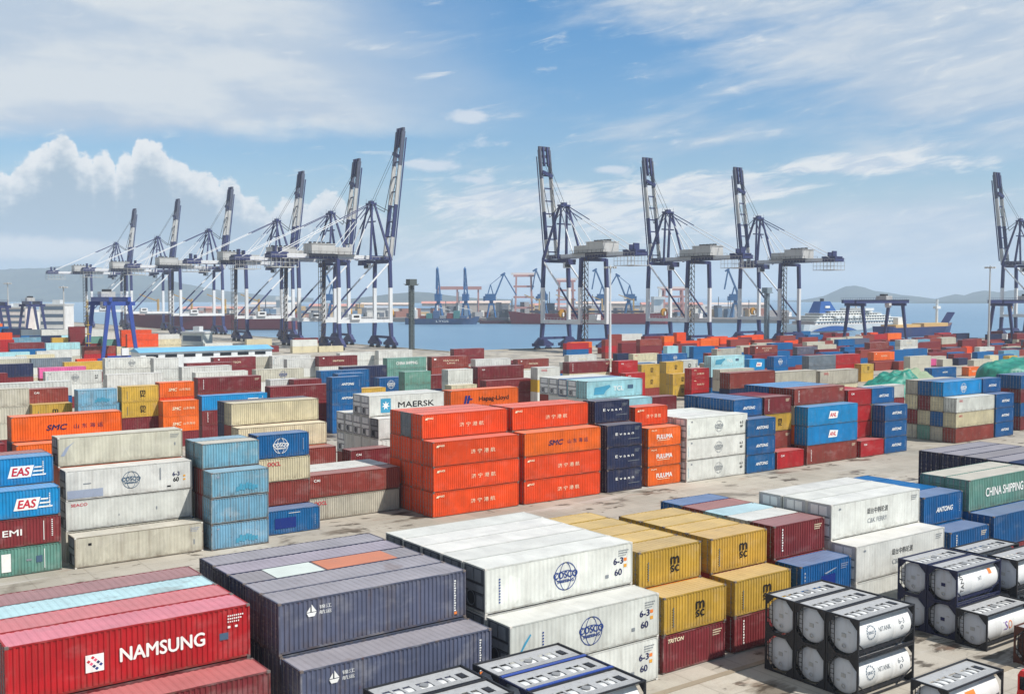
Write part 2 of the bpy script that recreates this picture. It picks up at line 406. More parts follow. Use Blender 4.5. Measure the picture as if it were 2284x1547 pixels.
# ------------------------------------------------------------------ containers
W2 = 1.219
_cache = {}
def cached(key, fn):
    if key not in _cache: _cache[key] = fn()
    return _cache[key]

def wave(L0, L1, pitch, depth):
    n = max(1, round((L1 - L0) / pitch)); p = (L1 - L0) / n
    pts = []
    for i in range(n):
        x = L0 + i * p
        pts += [(x, 0), (x + p * 0.32, 0), (x + p * 0.5, depth), (x + p * 0.82, depth)]
    return pts + [(L1, 0)]

def m_frame(L, h, reefer):
    b = MB(); l = L / 2
    for sx in (-1, 1):
        for sy in (-1, 1):
            x, y = sx * l, sy * W2
            b.box(min(x, x - sx * .10), max(x, x - sx * .10), min(y, y - sy * .12), max(y, y - sy * .12), .12, h - .12)
            for z0 in (0, h - .12):
                X = (x + sx * .004, x - sx * .178); Y = (y + sy * .004, y - sy * .162)
                b.box(min(X), max(X), min(Y), max(Y), z0, z0 + .12, 1)
    for sy in (-1, 1):
        y = sy * (W2 - .004)
        b.box(-l + .178, l - .178, min(y - sy * .02, y - sy * .08), max(y - sy * .02, y - sy * .08), .06, .17)
        b.box(-l + .178, l - .178, min(y, y - sy * .06), max(y, y - sy * .06), h - .085, h - .006)
    for sx in (-1, 1):
        x = sx * (l - .004)
        b.box(min(x, x - sx * .09), max(x, x - sx * .09), -W2 + .162, W2 - .162, .03, .16)
        b.box(min(x, x - sx * .09), max(x, x - sx * .09), -W2 + .162, W2 - .162, h - .10, h - .008)
    # underfloor, far side sheet and right-hand end sheet
    b.box(-l + .1, l - .1, -W2 + .085, W2 - .085, .08, .15)
    b.box(-l + .102, l - .102, W2 - .07, W2 - .03, .17, h - .085)
    for x, d in (((l - .10), 1),):
        pts = wave(-W2 + .13, W2 - .13, .28, .035)
        b.grid([[(x + .07 - q, y, z) for y, q in pts] for z in (.16, h - .10)][::1])
    return b.mesh('container_frame', [M_SIDE, M_CASTW if reefer else M_CAST])

def m_side(L, h, reefer, pitch=None):
    b = MB(); l = L / 2
    pts = wave(-l + .10, l - .10, pitch or (.34 if reefer else .278), .012 if reefer else .052)
    y0 = -W2 + .014
    b.grid([[(x, y0 + q, z) for x, q in pts] for z in (.165, h - .08)])
    return b.mesh('container_side', [M_SIDE])

def m_roof(L, h, reefer):
    b = MB(); l = L / 2
    pts = wave(-l + .09, l - .09, .5 if reefer else .42, .006 if reefer else .022)
    b.grid([[(x, y, h - .014 - q) for x, q in pts] for y in (-W2 + .062, W2 - .062)])
    return b.mesh('container_roof', [M_ROOF])

def m_door(h, s):
    b = MB(); x = 0
    y0, y1 = (-W2 + .125, -.012) if s < 0 else (.012, W2 - .125)
    pts = [(y0, 0), (y0 + .05, 0)]
    zs = [.165]
    hh = (h - .27)
    for i in range(5):
        za = .165 + hh * i / 5
        zs += [za + .04, za + .07, za + hh / 5 - .07, za + hh / 5 - .04]
    zs += [h - .105]
    prof = []
    for i, z in enumerate(zs):
        k = (i - 1) % 4 if 0 < i < len(zs) - 1 else 0
        prof.append((.03 if k in (1, 2) and 0 < i < len(zs) - 1 else 0, z))
    b.grid([[(d, y, z) for d, z in prof] for y in (y0, y1)])
    return b.mesh('container_door', [M_SIDE])

def m_rod(h, yy):
    b = MB(); b.tube((-.045, yy, .10), (-.045, yy, h - .06), .022, 6)
    b.box(-.065, -.02, yy - .05, yy + .05, .95, 1.10)
    for z in (.28, h * .5, h - .3): b.box(-.06, .0, yy - .06, yy + .06, z, z + .06)
    return b.mesh('locking_rod', [M_LOCK])

def m_machine(h, pale):
    b = MB()
    b.box(.02, .06, -W2 + .13, W2 - .13, .165, h - .105, 0)
    # evaporator hatches above, fan and compressor bay below
    for y in (-.78, .06):
        b.box(-.03, .02, y, y + .72, h - .95, h - .2, 1)
    b.box(-.02, .02, -1.0, 1.0, h * .45, h * .60, 1)
    b.lathe([(-.03, .50), (-.03, .44), (.015, .42)], 20, 1, 'x', (0, .35, h * .28))
    for k in range(7): b.box(-.012, .018, -.08 + .86 * k / 7, -.08 + .86 * k / 7 + .03, h * .13, h * .42, 2)
    b.box(-.05, .02, -.98, -.35, h * .12, h * .38, 1)
    for z in (.25, h * .43, h * .63): b.box(-.015, .02, -1.05, 1.05, z, z + .05, 2)
    return b.mesh('refrigeration_unit', [M_REEFL if pale else M_REEF, M_REEFM if not pale else M_CLAD, M_STEEL if not pale else M_REEF])

def m_low(L, h, pitch):
    """one-piece container for the middle and far distance: frame, ribbed sides, door end"""
    b = MB(); l = L / 2
    pts = wave(-l + .12, l - .12, pitch, .045)
    b.grid([[(x, -W2 + .016 + q, z) for x, q in pts] for z in (.17, h - .09)])
    for sx in (-1, 1):
        for sy in (-1, 1):
            x, y = sx * l, sy * W2
            b.box(min(x, x - sx * .12), max(x, x - sx * .12), min(y, y - sy * .14), max(y, y - sy * .14), 0, h)
    for sy in (-1, 1):
        y = sy * (W2 - .004)
        b.box(-l + .12, l - .12, min(y, y - sy * .08), max(y, y - sy * .08), .02, .17)
        b.box(-l + .12, l - .12, min(y, y - sy * .06), max(y, y - sy * .06), h - .09, h - .004)
    b.face([(-l + .12, W2 - .03, .1), (l - .12, W2 - .03, .1), (l - .12, W2 - .03, h - .05), (-l + .12, W2 - .03, h - .05)][::-1])
    for sx in (-1, 1):
        x = sx * (l - .03)
        for y0, y1 in ((-W2 + .14, -.02), (.02, W2 - .14)):
            b.box(min(x, x - sx * .06), max(x, x - sx * .06), y0, y1, .12, h - .1)
        b.box(min(x, x - sx * .1), max(x, x - sx * .1), -W2 + .14, W2 - .14, h - .1, h - .006)
        b.box(min(x, x - sx * .1), max(x, x - sx * .1), -W2 + .14, W2 - .14, .02, .12)
    for y in (-.9, -.35, .35, .9): b.box(-l - .0, -l + .03, y - .025, y + .025, .1, h - .1, 2)
    b.box(-l + .1, l - .1, -W2 + .08, W2 - .08, .05, .1)
    b.face([(-l + .1, -W2 + .065, h - .02), (l - .1, -W2 + .065, h - .02), (l - .1, W2 - .065, h - .02), (-l + .1, W2 - .065, h - .02)], 1)
    return b.mesh('container_body', [M_SIDE, M_ROOF, M_LOCK])

# ---- lettering ----------------------------------------------------
_txt = {}
def glyphs(s, bold=0.02, shear=0.0):
    k = (s, bold, shear)
    if k not in _txt:
        cu = bpy.data.curves.new('lettering_outline', 'FONT'); cu.body = s; cu.size = 1.0
        cu.align_x = 'CENTER'; cu.align_y = 'CENTER'; cu.offset = 0.0; cu.shear = shear; cu.resolution_u = 3
        t = bpy.data.objects.new('lettering_outline', cu); COL.objects.link(t)
        dg = bpy.context.evaluated_depsgraph_get()
        me = bpy.data.meshes.new_from_object(t.evaluated_get(dg))
        V = [v.co.copy() for v in me.vertices]; F = [tuple(p.vertices) for p in me.polygons]
        bpy.data.objects.remove(t); bpy.data.curves.remove(cu); bpy.data.meshes.remove(me)
        xs = [v.x for v in V] or [0]; ys = [v.y for v in V] or [0]
        cx, cy_ = (min(xs) + max(xs)) / 2, (min(ys) + max(ys)) / 2
        w, h = max(xs) - min(xs) or 1, max(ys) - min(ys) or 1
        _txt[k] = ([((v.x - cx) / w, (v.y - cy_) / h) for v in V], F, w / h)
    return _txt[k]

class Mark:
    """flat paintwork on a container side: x to the right, z up, seen from the front"""
    def __init__(s): s.b = MB(); s.inks = []; s.y = -W2 - .003
    def k(s, c):
        if c not in s.inks: s.inks.append(c)
        return s.inks.index(c)
    def text(s, t, x, z, h, c='w', w=None, bold=.02, shear=0.0, dy=0.0):
        V, F, ar = glyphs(t, 0, shear); w = w or h * ar
        offs = [(0, 0)] if bold < .03 else [(-1, 0), (1, 0), (0, .8), (0, -.8)]
        for n, (ox, oz) in enumerate(offs):      # heavy letters: the same outline laid a hair over itself
            e = min(bold, .06) * h * .8; i = len(s.b.v)
            s.b.v += [(x + ox * e + a * w, s.y - dy - n * .0012, z + oz * e + q * h) for a, q in V]
            for f in F: s.b.f.append(tuple(i + k for k in f)); s.b.m.append(s.k(c))
        return s
    def rect(s, x0, x1, z0, z1, c='w', dy=0.0, sk=0.0):
        s.b.face([(x0, s.y - dy, z0), (x1, s.y - dy, z0), (x1 + sk, s.y - dy, z1), (x0 + sk, s.y - dy, z1)], s.k(c)); return s
    def poly(s, P, c='w', dy=0.0):
        s.b.face([(x, s.y - dy, z) for x, z in P], s.k(c)); return s
    def ring(s, x, z, rx, rz, t, c, n=28, a0=0, a1=2 * PI, dy=0.0):
        for k in range(n):
            a, q = a0 + (a1 - a0) * k / n, a0 + (a1 - a0) * (k + 1) / n
            s.b.face([(x + rx * math.cos(a), s.y - dy, z + rz * math.sin(a)), (x + rx * math.cos(q), s.y - dy, z + rz * math.sin(q)),
                      (x + (rx - t) * math.cos(q), s.y - dy, z + (rz - t) * math.sin(q)), (x + (rx - t) * math.cos(a), s.y - dy, z + (rz - t) * math.sin(a))], s.k(c))
        return s
    def disc(s, x, z, r, c, n=20, dy=0.0):
        s.b.face([(x + r * math.cos(2 * PI * k / n), s.y - dy, z + r * math.sin(2 * PI * k / n)) for k in range(n)], s.k(c)); return s
    def ids(s, L, h, c):
        """number block at the upper right corner: short painted bars"""
        x = L / 2 - 1.55
        for r, (n, w) in enumerate(((5, .12), (4, .13), (3, .10))):
            for q in range(n + 3): s.rect(x + .3 + q * .115, x + .3 + q * .115 + w * .6, h - .50 - r * .16, h - .42 - r * .16, c)
        return s
    def done(s): return s.b.mesh('lettering', [ink(c) for c in s.inks])

def globe(m, x, z, r, c, txt, c2=None):
    m.ring(x, z, r, r, r * .06, c2 or c); m.ring(x, z, r * .52, r, r * .05, c2 or c)
    m.ring(x, z + .0, r * .95, r * .42, r * .05, c2 or c)
    m.text(txt, x, z + r * .12, r * .46, c, w=r * 2.15, bold=.05, dy=.004)
    m.text('SHIPPING', x, z - r * .32, r * .22, c, w=r * 1.5, bold=.03, dy=.004)

def mark_mesh(k, L, h):
    m = Mark(); c = h / 2; l = L / 2
    X = lambda f: -l + L * f
    if k == 'namsung':
        x, z, a = X(.335), c - .12, .44
        m.rect(x - a, x + a, z - a, z + a, 'w')
        for i, col in enumerate('rpnb'):
            for j in range(2):
                d = (i - 1.5) * .13; q = (j - .5) * .20
                m.poly([(x + d + q - .10, z - d + q * .9), (x + d + q, z - d + q * .9 + .09), (x + d + q + .10, z - d + q * .9), (x + d + q, z - d + q * .9 - .09)], col, .004)
        m.text('NAMSUNG', X(.615), c + .02, .70, 'w', w=4.35, bold=.045)
        m.rect(X(.86), X(.90), c - .25, c + .12, 'm').ids(L, h, 'w'); m.rect(l - 1.25, l - 1.1, h - 1.12, h - 1.0, 'w'); m.rect(l - .85, l - .7, h - 1.12, h - 1.0, 'w')
    elif k in ('cosco', 'cosg', 'cosr'):
        x = X(.52)
        if k != 'cosr': globe(m, x, c + .02, .92, 'b', 'COSCO')
        z = c - .05
        m.text('6-3', X(.895), z + .38, .42, 'n', w=.85, bold=.05); m.text('60', X(.895), z - .38, .42, 'n', w=.62, bold=.05)
        for i in range(2): m.rect(X(.935), X(.935) + .26, z + .3 - i * .42, z + .52 - i * .42, 'o' if i == 0 else 'y')
        m.rect(X(.80), X(.80) + .30, .75, .98, 'g')
        for i in range(9): m.rect(X(.085 if k == 'cosco' else .20), X(.085 if k == 'cosco' else .20) + .12, .6 + i * .18, .70 + i * .18, 'b')
        if k == 'cosg': m.poly([(X(.03), .6), (X(.09), 1.75), (X(.125), 2.2), (X(.13), 2.1), (X(.075), 1.25), (X(.045), .6)], 's')
        m.ids(L, h, 'g')
    elif k == 'msc':
        x = X(.57); m.text('m', x, c + .30, .52, 'k', w=.80, bold=.06); m.text('sc', x, c - .28, .46, 'k', w=.80, bold=.06)
        for i in range(8): m.rect(X(.14), X(.14) + .1, .5 + i * .17, .6 + i * .17, 'm')
    elif k == 'maersk':
        x = X(.215); a = .80
        m.rect(x - a, x + a, c - .98, c + .98, 's')
        P = []
        for i in range(14):
            r = .66 if i % 2 == 0 else .27; t = PI / 2 + i * PI / 7; P.append((x + r * math.cos(t), c + r * math.sin(t)))
        m.poly(P, 'w', .004); m.text('MAERSK', X(.62), c - .02, .80, 'k', w=5.9, bold=.03)
    elif k == 'hapag':
        x = X(.22)
        for d in (-.42, .10): m.poly([(x + d, c - .62), (x + d + .36, c - .62), (x + d + .66, c + .62), (x + d + .30, c + .62)], 'd')
        m.rect(x + .2, x + 1.1, c - .05, c + .18, 'd', .004, .05)
        m.text('Hapag-Lloyd', X(.63), c - .05, .86, 'k', w=5.4, bold=.03)
    elif k == 'smc':
        m.text('SMC', X(.40), c, .62, 'n', w=2.3, bold=.06, shear=.25); m.text('山 东 海 运', X(.69), c, .56, 'n', w=3.3, bold=.01)
    elif k == 'smcw':
        m.text('SMC', X(.38), c, .50, 'c', w=1.5, bold=.05, shear=.25); m.text('山东海运', X(.73), c, .44, 'c', w=2.0, bold=.02)
    elif k == 'jn':
        m.text('济 宁 港 航', X(.57), c - .04, .52, 'c', w=3.5 if L > 10 else 2.7, bold=.012); m.text('JNG', X(.09 if L > 10 else .2), h - .52, .28, 'c', w=.9, bold=.06, shear=.2)
        m.rect(X(.035 if L > 10 else .07), X(.035 if L > 10 else .07) + .25, h - .66, h - .42, 'c', 0, .12)
    elif k == 'eas':
        x = X(.80) if L > 10 else X(.5)
        m.poly([(x - 1.55, c - .58), (x + .45, c - .58), (x + .75, c + .50), (x - 1.25, c + .50)], 'w')
        m.text('EAS', x - .42, c - .04, .74, 'r', w=1.55, bold=.07, shear=.2, dy=.004)
        for i in range(3): m.rect(x + .55 + .1 * i, x + 1.75 - .18 * i, c - .50 + i * .36, c - .36 + i * .36, 'w', 0, .04)
        for i in range(8): m.rect(l - .95, l - .85, .8 + i * .17, .9 + i * .17, 'w')
    elif k == 'emi':
        m.text('EMI', X(.66), c + .05, .55, 'w', w=1.6, bold=.04)
        for i in range(9): m.rect(l - .80, l - .68, .7 + i * .18, .8 + i * .18, 'w')
        m.rect(l - 1.5, l - 1.44, .4, h - .4, 'w')
    elif k == 'teal':
        m.rect(X(.58), X(.645), .45, 2.1, 'w'); m.rect(X(.82), X(.865), c - .30, c + .32, 'm'); m.rect(X(.75), X(.79), c - .06, c + .12, 'g')
        m.rect(l - 1.5, l - 1.44, .4, h - .4, 'w')
    elif k == 'ev':
        m.text('E v a a n', X(.50), c + .25, .34, 'w', w=3.2, bold=.03); m.rect(X(.60), X(.93), c - .52, c - .46, 'g'); m.ids(L, h, 'g')
    elif k == 'fu':
        m.text('FULUMA', X(.5), c + .05, .58, 'w', w=2.9, bold=.05); m.rect(X(.28), X(.66), c - .46, c - .40, 'c'); m.text('FLM', X(.18), h - .36, .18, 'c', w=.9, bold=.05)
    elif k == 'an':
        m.text('ANTONG', X(.53), c - .02, .42, 'w', w=2.6, bold=.08, shear=.28)
        for i in range(6): m.rect(l - .5, l - .42, .8 + i * .2, .9 + i * .2, 'v')
    elif k == 'anl':
        x = X(.5) if L > 10 else X(.62)
        m.poly([(x - 1.15, c - .55), (x + .95, c - .55), (x + 1.25, c + .45), (x - .75, c + .6)], 'w'); m.text('ANL', x - .05, c, .62, 'r', w=1.55, bold=.07, shear=.2, dy=.004)
    elif k == 'cs':
        m.text('CHINA SHIPPING', X(.50), c + .05, .80, 'w', w=6.6, bold=.03)
    elif k == 'ferry':
        m.text('烟台中韩轮渡', X(.505), c + .38, .50, 'k', w=2.9, bold=.015); m.text('C&K FERRY', X(.505), c - .42, .40, 'g', w=2.7, bold=.01)
        m.rect(X(.08), X(.08) + .28, h - .55, h - .40, 'g'); m.ids(L, h, 'g')
    elif k == 'globe':
        globe(m, X(.52) if L > 10 else X(.45), c, .85, 'w', 'COSCO'); m.rect(l - .72, l - .66, .7, 2.0, 'v')
    elif k == 'cosb':
        globe(m, X(.56), c, .9, 'b', 'COSCO')
    elif k in ('cos', 'blk'):
        if k == 'cos': globe(m, X(.52), c, .78, 'g', 'COSCO')
        else: m.text('D', X(.5), c, .9, 'k', w=.9, bold=.05)
        m.text('6-3', X(.90), c + .25, .36, 'k', w=.6, bold=.05); m.text('60', X(.90), c - .28, .36, 'k', w=.5, bold=.05)
        m.rect(X(.07), X(.07) + .28, h - .62, h - .40, 'g')
        for i in range(7): m.rect(X(.03), X(.03) + .1, .6 + i * .2, .7 + i * .2, 's')
    elif k == 'cosB':
        x = X(.50); globe(m, x, c + .05, .85, 'm', 'COSCO')
        m.text('6-3', X(.865), c + .22, .40, 'n', w=.7, bold=.05); m.text('60', X(.865), c - .34, .42, 'k', w=.55, bold=.08)
        for i in range(2): m.rect(X(.925), X(.925) + .22, c - .5 + i * .36, c - .32 + i * .36, 'y')
        m.rect(X(.01), X(.28), .22, 1.0, 'v'); m.rect(X(.13), X(.19), 1.5, 1.6, 'g'); m.rect(X(.79), X(.82), .4, .55, 'k'); m.rect(X(.73), X(.74), 1.2, 2.4, 'g')
    elif k == 'swoosh':
        m.poly([(X(.02), 1.1), (X(.06), 1.9), (X(.13), 2.45), (X(.09), 2.0), (X(.05), 1.1)], 'v'); m.rect(X(.93), X(.94), 1.3, 1.6, 'g'); m.ids(L, h, 'g')
    elif k == 'sq':
        m.rect(X(.10), X(.125), h - .85, h - .62, 'k'); m.rect(X(.92), X(.93), .8, 1.3, 'g'); m.ids(L, h, 'v')
    elif k == 'red':
        m.text('SEACO', X(.10), h - .42, .26, 'r', w=1.5, bold=.04); m.rect(X(.40), X(.407), 1.0, 1.2, 'g'); m.rect(X(.70), X(.71), 1.2, 1.5, 'g')
    elif k == 'oo':
        m.text('OOCL', X(.16 if L > 10 else .3), h - .62, .42, 'r', w=1.5, bold=.04)
    elif k == 'cai':
        m.text('CAI', X(.12 if L > 10 else .20), h - .62, .28, 'w', w=.75, bold=.06)
    elif k == 'tri':
        m.text('TRITON', X(.20), h - .42, .26, 'c', w=1.5, bold=.05, shear=.2); m.ids(L, h, 'c')
    elif k == 'vert':
        for i in range(9): m.rect(X(.08 if L > 10 else .15), X(.08 if L > 10 else .15) + (.15, .10, .13)[i % 3], .55 + i * .20, .68 + i * .20, 'w')
        m.ids(L, h, 'c')
    elif k == 'tcl':
        m.poly([(X(.12), c - .8), (X(.30), c - .8), (X(.34), c - .2), (X(.42), c + .35), (X(.40), c + .7), (X(.28), c + .5), (X(.14), c + .35)], 't')
        m.text('TCL', X(.56), c + .05, .7, 'w', w=2.2, bold=.05); m.rect(X(.73), X(.83), c - .1, c + .5, 'm')
    elif k == 'patch':
        m.rect(X(.14), X(.54), .62, 1.75, 'd'); m.rect(X(.40), X(.62), h - .42, h - .37, 'w')
        for i in range(6): m.rect(l - .6, l - .52, .7 + i * .2, .8 + i * .2, 'v')
    elif k == 'navyp':
        m.rect(X(.40), X(.68), .55, 1.55, 'd'); m.poly([(X(.46), 1.7), (X(.66), 1.95), (X(.72), 1.95), (X(.50), 1.62)], 'v')
        for i in range(6): m.rect(X(.07), X(.07) + .14, .6 + i * .27, .76 + i * .27, 'v')
        m.ids(L, h, 'v')
    elif k == 'blot':
        for i, (a, q) in enumerate(((.50, .95), (.62, 1.25), (.55, 1.15), (.70, 1.3), (.58, 1.2), (.50, 1.05), (.62, .98))): m.rect(X(.42 + i * .055), X(.42 + i * .055 + .05), a, q, 't', 0, .05)
        m.rect(X(.10), X(.14), h - .55, h - .4, 'v')
    elif k == 'jj':
        x, z = X(.17), h - .68
        m.poly([(x - .42, z - .12), (x + .18, z - .12), (x + .05, z - .34), (x - .30, z - .34)], 'w'); m.poly([(x - .12, z - .08), (x - .12, z + .34), (x + .18, z - .08)], 'w'); m.poly([(x - .2, z + .22), (x - .2, z - .08), (x - .42, z - .08)], 'w')
        m.text('锦江', x + .72, z + .12, .22, 'w', w=.75, bold=.02); m.text('航运', x + .72, z - .18, .22, 'w', w=.75, bold=.02)
    elif k == 'jjid':
        for i in range(13): m.rect(X(.93), X(.93) + (.13, .09, .11)[i % 3], .5 + i * .15, .59 + i * .15, 'w')
        m.rect(X(.93), X(.93) + .2, .3, .46, 'o'); return _jj(m, L, h)
    elif k == 'tx':
        m.text('MATSON' if L > 10 else 'FLM', X(.5), c + .05, .5, 'c', w=3.4 if L > 10 else 2.2, bold=.03); m.rect(X(.1), X(.14), h - .7, h - .4, 'w')
    elif k == 'mat':
        m.text('MATSON', X(.52), c + .30, .45, 'c', w=5.0, bold=.02); m.text('LINE', X(.52), c - .45, .35, 'c', w=2.6, bold=.02); m.rect(X(.06), X(.12), h - .9, h - .45, 'w')
    elif k == 'ch':
        m.text('大新华', X(.5), c, .5, 'c', w=2.6, bold=.02); m.text('HNA', X(.2), h - .4, .25, 'c', w=.8, bold=.05)
    elif k == 'sm':
        m.text('OOCL', X(.12), h - .55, .34, 'r', w=1.1, bold=.04)
    else:
        m.ids(L, h, 'v')
    return m.done()
def _jj(m, L, h):
    x, z = -L / 2 + L * .17, h - .68
    m.poly([(x - .42, z - .12), (x + .18, z - .12), (x + .05, z - .34), (x - .30, z - .34)], 'w'); m.poly([(x - .12, z - .08), (x - .12, z + .34), (x + .18, z - .08)], 'w'); m.poly([(x - .2, z + .22), (x - .2, z - .08), (x - .42, z - .08)], 'w')
    m.text('锦江', x + .72, z + .12, .22, 'w', w=.75, bold=.02); m.text('航运', x + .72, z - .18, .22, 'w', w=.75, bold=.02)
    return m.done()

MARKW = {'namsung': 'with white lettering', 'cosco': 'with dark globe logo', 'cosg': 'with globe logo and swoosh', 'cosr': 'without globe logo', 'msc': 'with black monogram', 'maersk': 'with white star square', 'hapag': 'with navy lettering',
         'smc': 'with navy lettering', 'smcw': 'with cream lettering', 'jn': 'with Chinese characters', 'eas': 'with red slanted logo', 'emi': 'with white lettering', 'teal': 'with dark square', 'ev': 'with spaced lettering', 'fu': 'with white lettering',
         'an': 'with white italics', 'anl': 'with red-white logo', 'cs': 'with white lettering', 'ferry': 'with Chinese characters', 'globe': 'with white globe', 'cosb': 'with blue globe', 'cos': 'with grey globe', 'blk': 'with black symbol',
         'cosB': 'with grey globe', 'swoosh': 'with corner swoosh', 'sq': 'with small square', 'red': 'with red name', 'oo': 'with red name', 'cai': 'with small name', 'tri': 'with cream name', 'vert': 'with vertical lettering', 'tcl': 'with cyan logo',
         'patch': 'with dark patch', 'navyp': 'with dark patch', 'blot': 'with worn patch', 'jj': 'with ship emblem', 'jjid': 'with ship emblem', 'tx': 'with pale name', 'mat': 'with pale lettering', 'ch': 'with pale characters', 'sm': 'with red name'}
WEAR = {'A': .75, 'E': .35, 'C': .25, 'S': .45, 'W': .08, 'Y': .22, 'B': .3, 'M': .25, 'T': .4, 'L': .08, 'O': .06, 'G': .06, 'U': .15, 'N': .12}

REST = []
GROUP = 'shipping containers stacked across the yard'
ALL = []
IDX = [0]
def skipped(n=0): return (IDX[0] + n) in DROP or (IDX[0] + n) in MERGE
def container(u, v, z, L, h, ck, mark, lod, reefer, label, roofk=None):
    i = IDX[0]; IDX[0] += 1; L0 = L
    L = 12.192 if L == 40 else 6.058
    col = colour(ck); wr = max(0.0, WEAR.get(ck, .2) * RND.uniform(.6, 1.35))
    loc = (u + L / 2, v + W2, z)
    if i in DROP: return None
    if i in MERGE: REST.append((u, v, z, L0, h, ck)); return None
    key = (L, round(h, 2), reefer)
    if lod >= 2:
        o = obj('shipping_container', cached(('low', key, lod), lambda: m_low(L, h, .40 if lod == 2 else .6)), None, loc, 0, col, wr)
        tag(o, label, 'container', GROUP)
    else:
        o = thing('shipping_container', label, 'container', loc, 0, GROUP)
        obj('frame', cached(('f', key), lambda: m_frame(L, h, reefer)), o, color=tuple(x * .78 for x in col) if ck not in 'AE' else tuple(x * .42 + y * .58 for x, y in zip(col, lin((112, 100, 84)))), wear=min(1.0, wr + .25))
        obj('side_panel', cached(('s', key), lambda: m_side(L, h, reefer)), o, color=col, wear=wr)
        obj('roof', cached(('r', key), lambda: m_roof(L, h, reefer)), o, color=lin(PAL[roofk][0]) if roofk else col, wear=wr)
        if reefer:
            obj('refrigeration_unit', cached(('u', key), lambda: m_machine(h, reefer == 2)), o, (-L / 2, 0, 0))
        else:
            for s in (-1, 1):
                d = obj('door', cached(('d', key, s), lambda: m_door(h, s)), o, (-L / 2 + .03, 0, 0), color=col, wear=wr)
                for yy in (.30, .86): obj('locking_rod', cached(('k', key, s * yy), lambda: m_rod(h, s * yy)), d)
    if mark: obj('lettering', cached(('m', mark, key), lambda: mark_mesh(mark, L, h)), o)
    ALL.append(o); o['ix'] = i
    return o
ORD = ['zeroth', 'first', 'second', 'third', 'fourth', 'fifth', 'sixth', 'seventh', 'eighth', 'ninth', 'tenth', 'eleventh', 'twelfth', 'thirteenth', 'fourteenth', 'fifteenth', 'sixteenth', 'seventeenth', 'eighteenth', 'nineteenth', 'twentieth', 'twenty-first', 'twenty-second', 'twenty-third', 'twenty-fourth', 'twenty-fifth', 'twenty-sixth', 'twenty-seventh', 'twenty-eighth', 'twenty-ninth', 'thirtieth']
TIER = ['ground tier', 'second tier', 'third tier', 'fourth tier', 'fifth tier']
FILL = 'MBUENMGE'

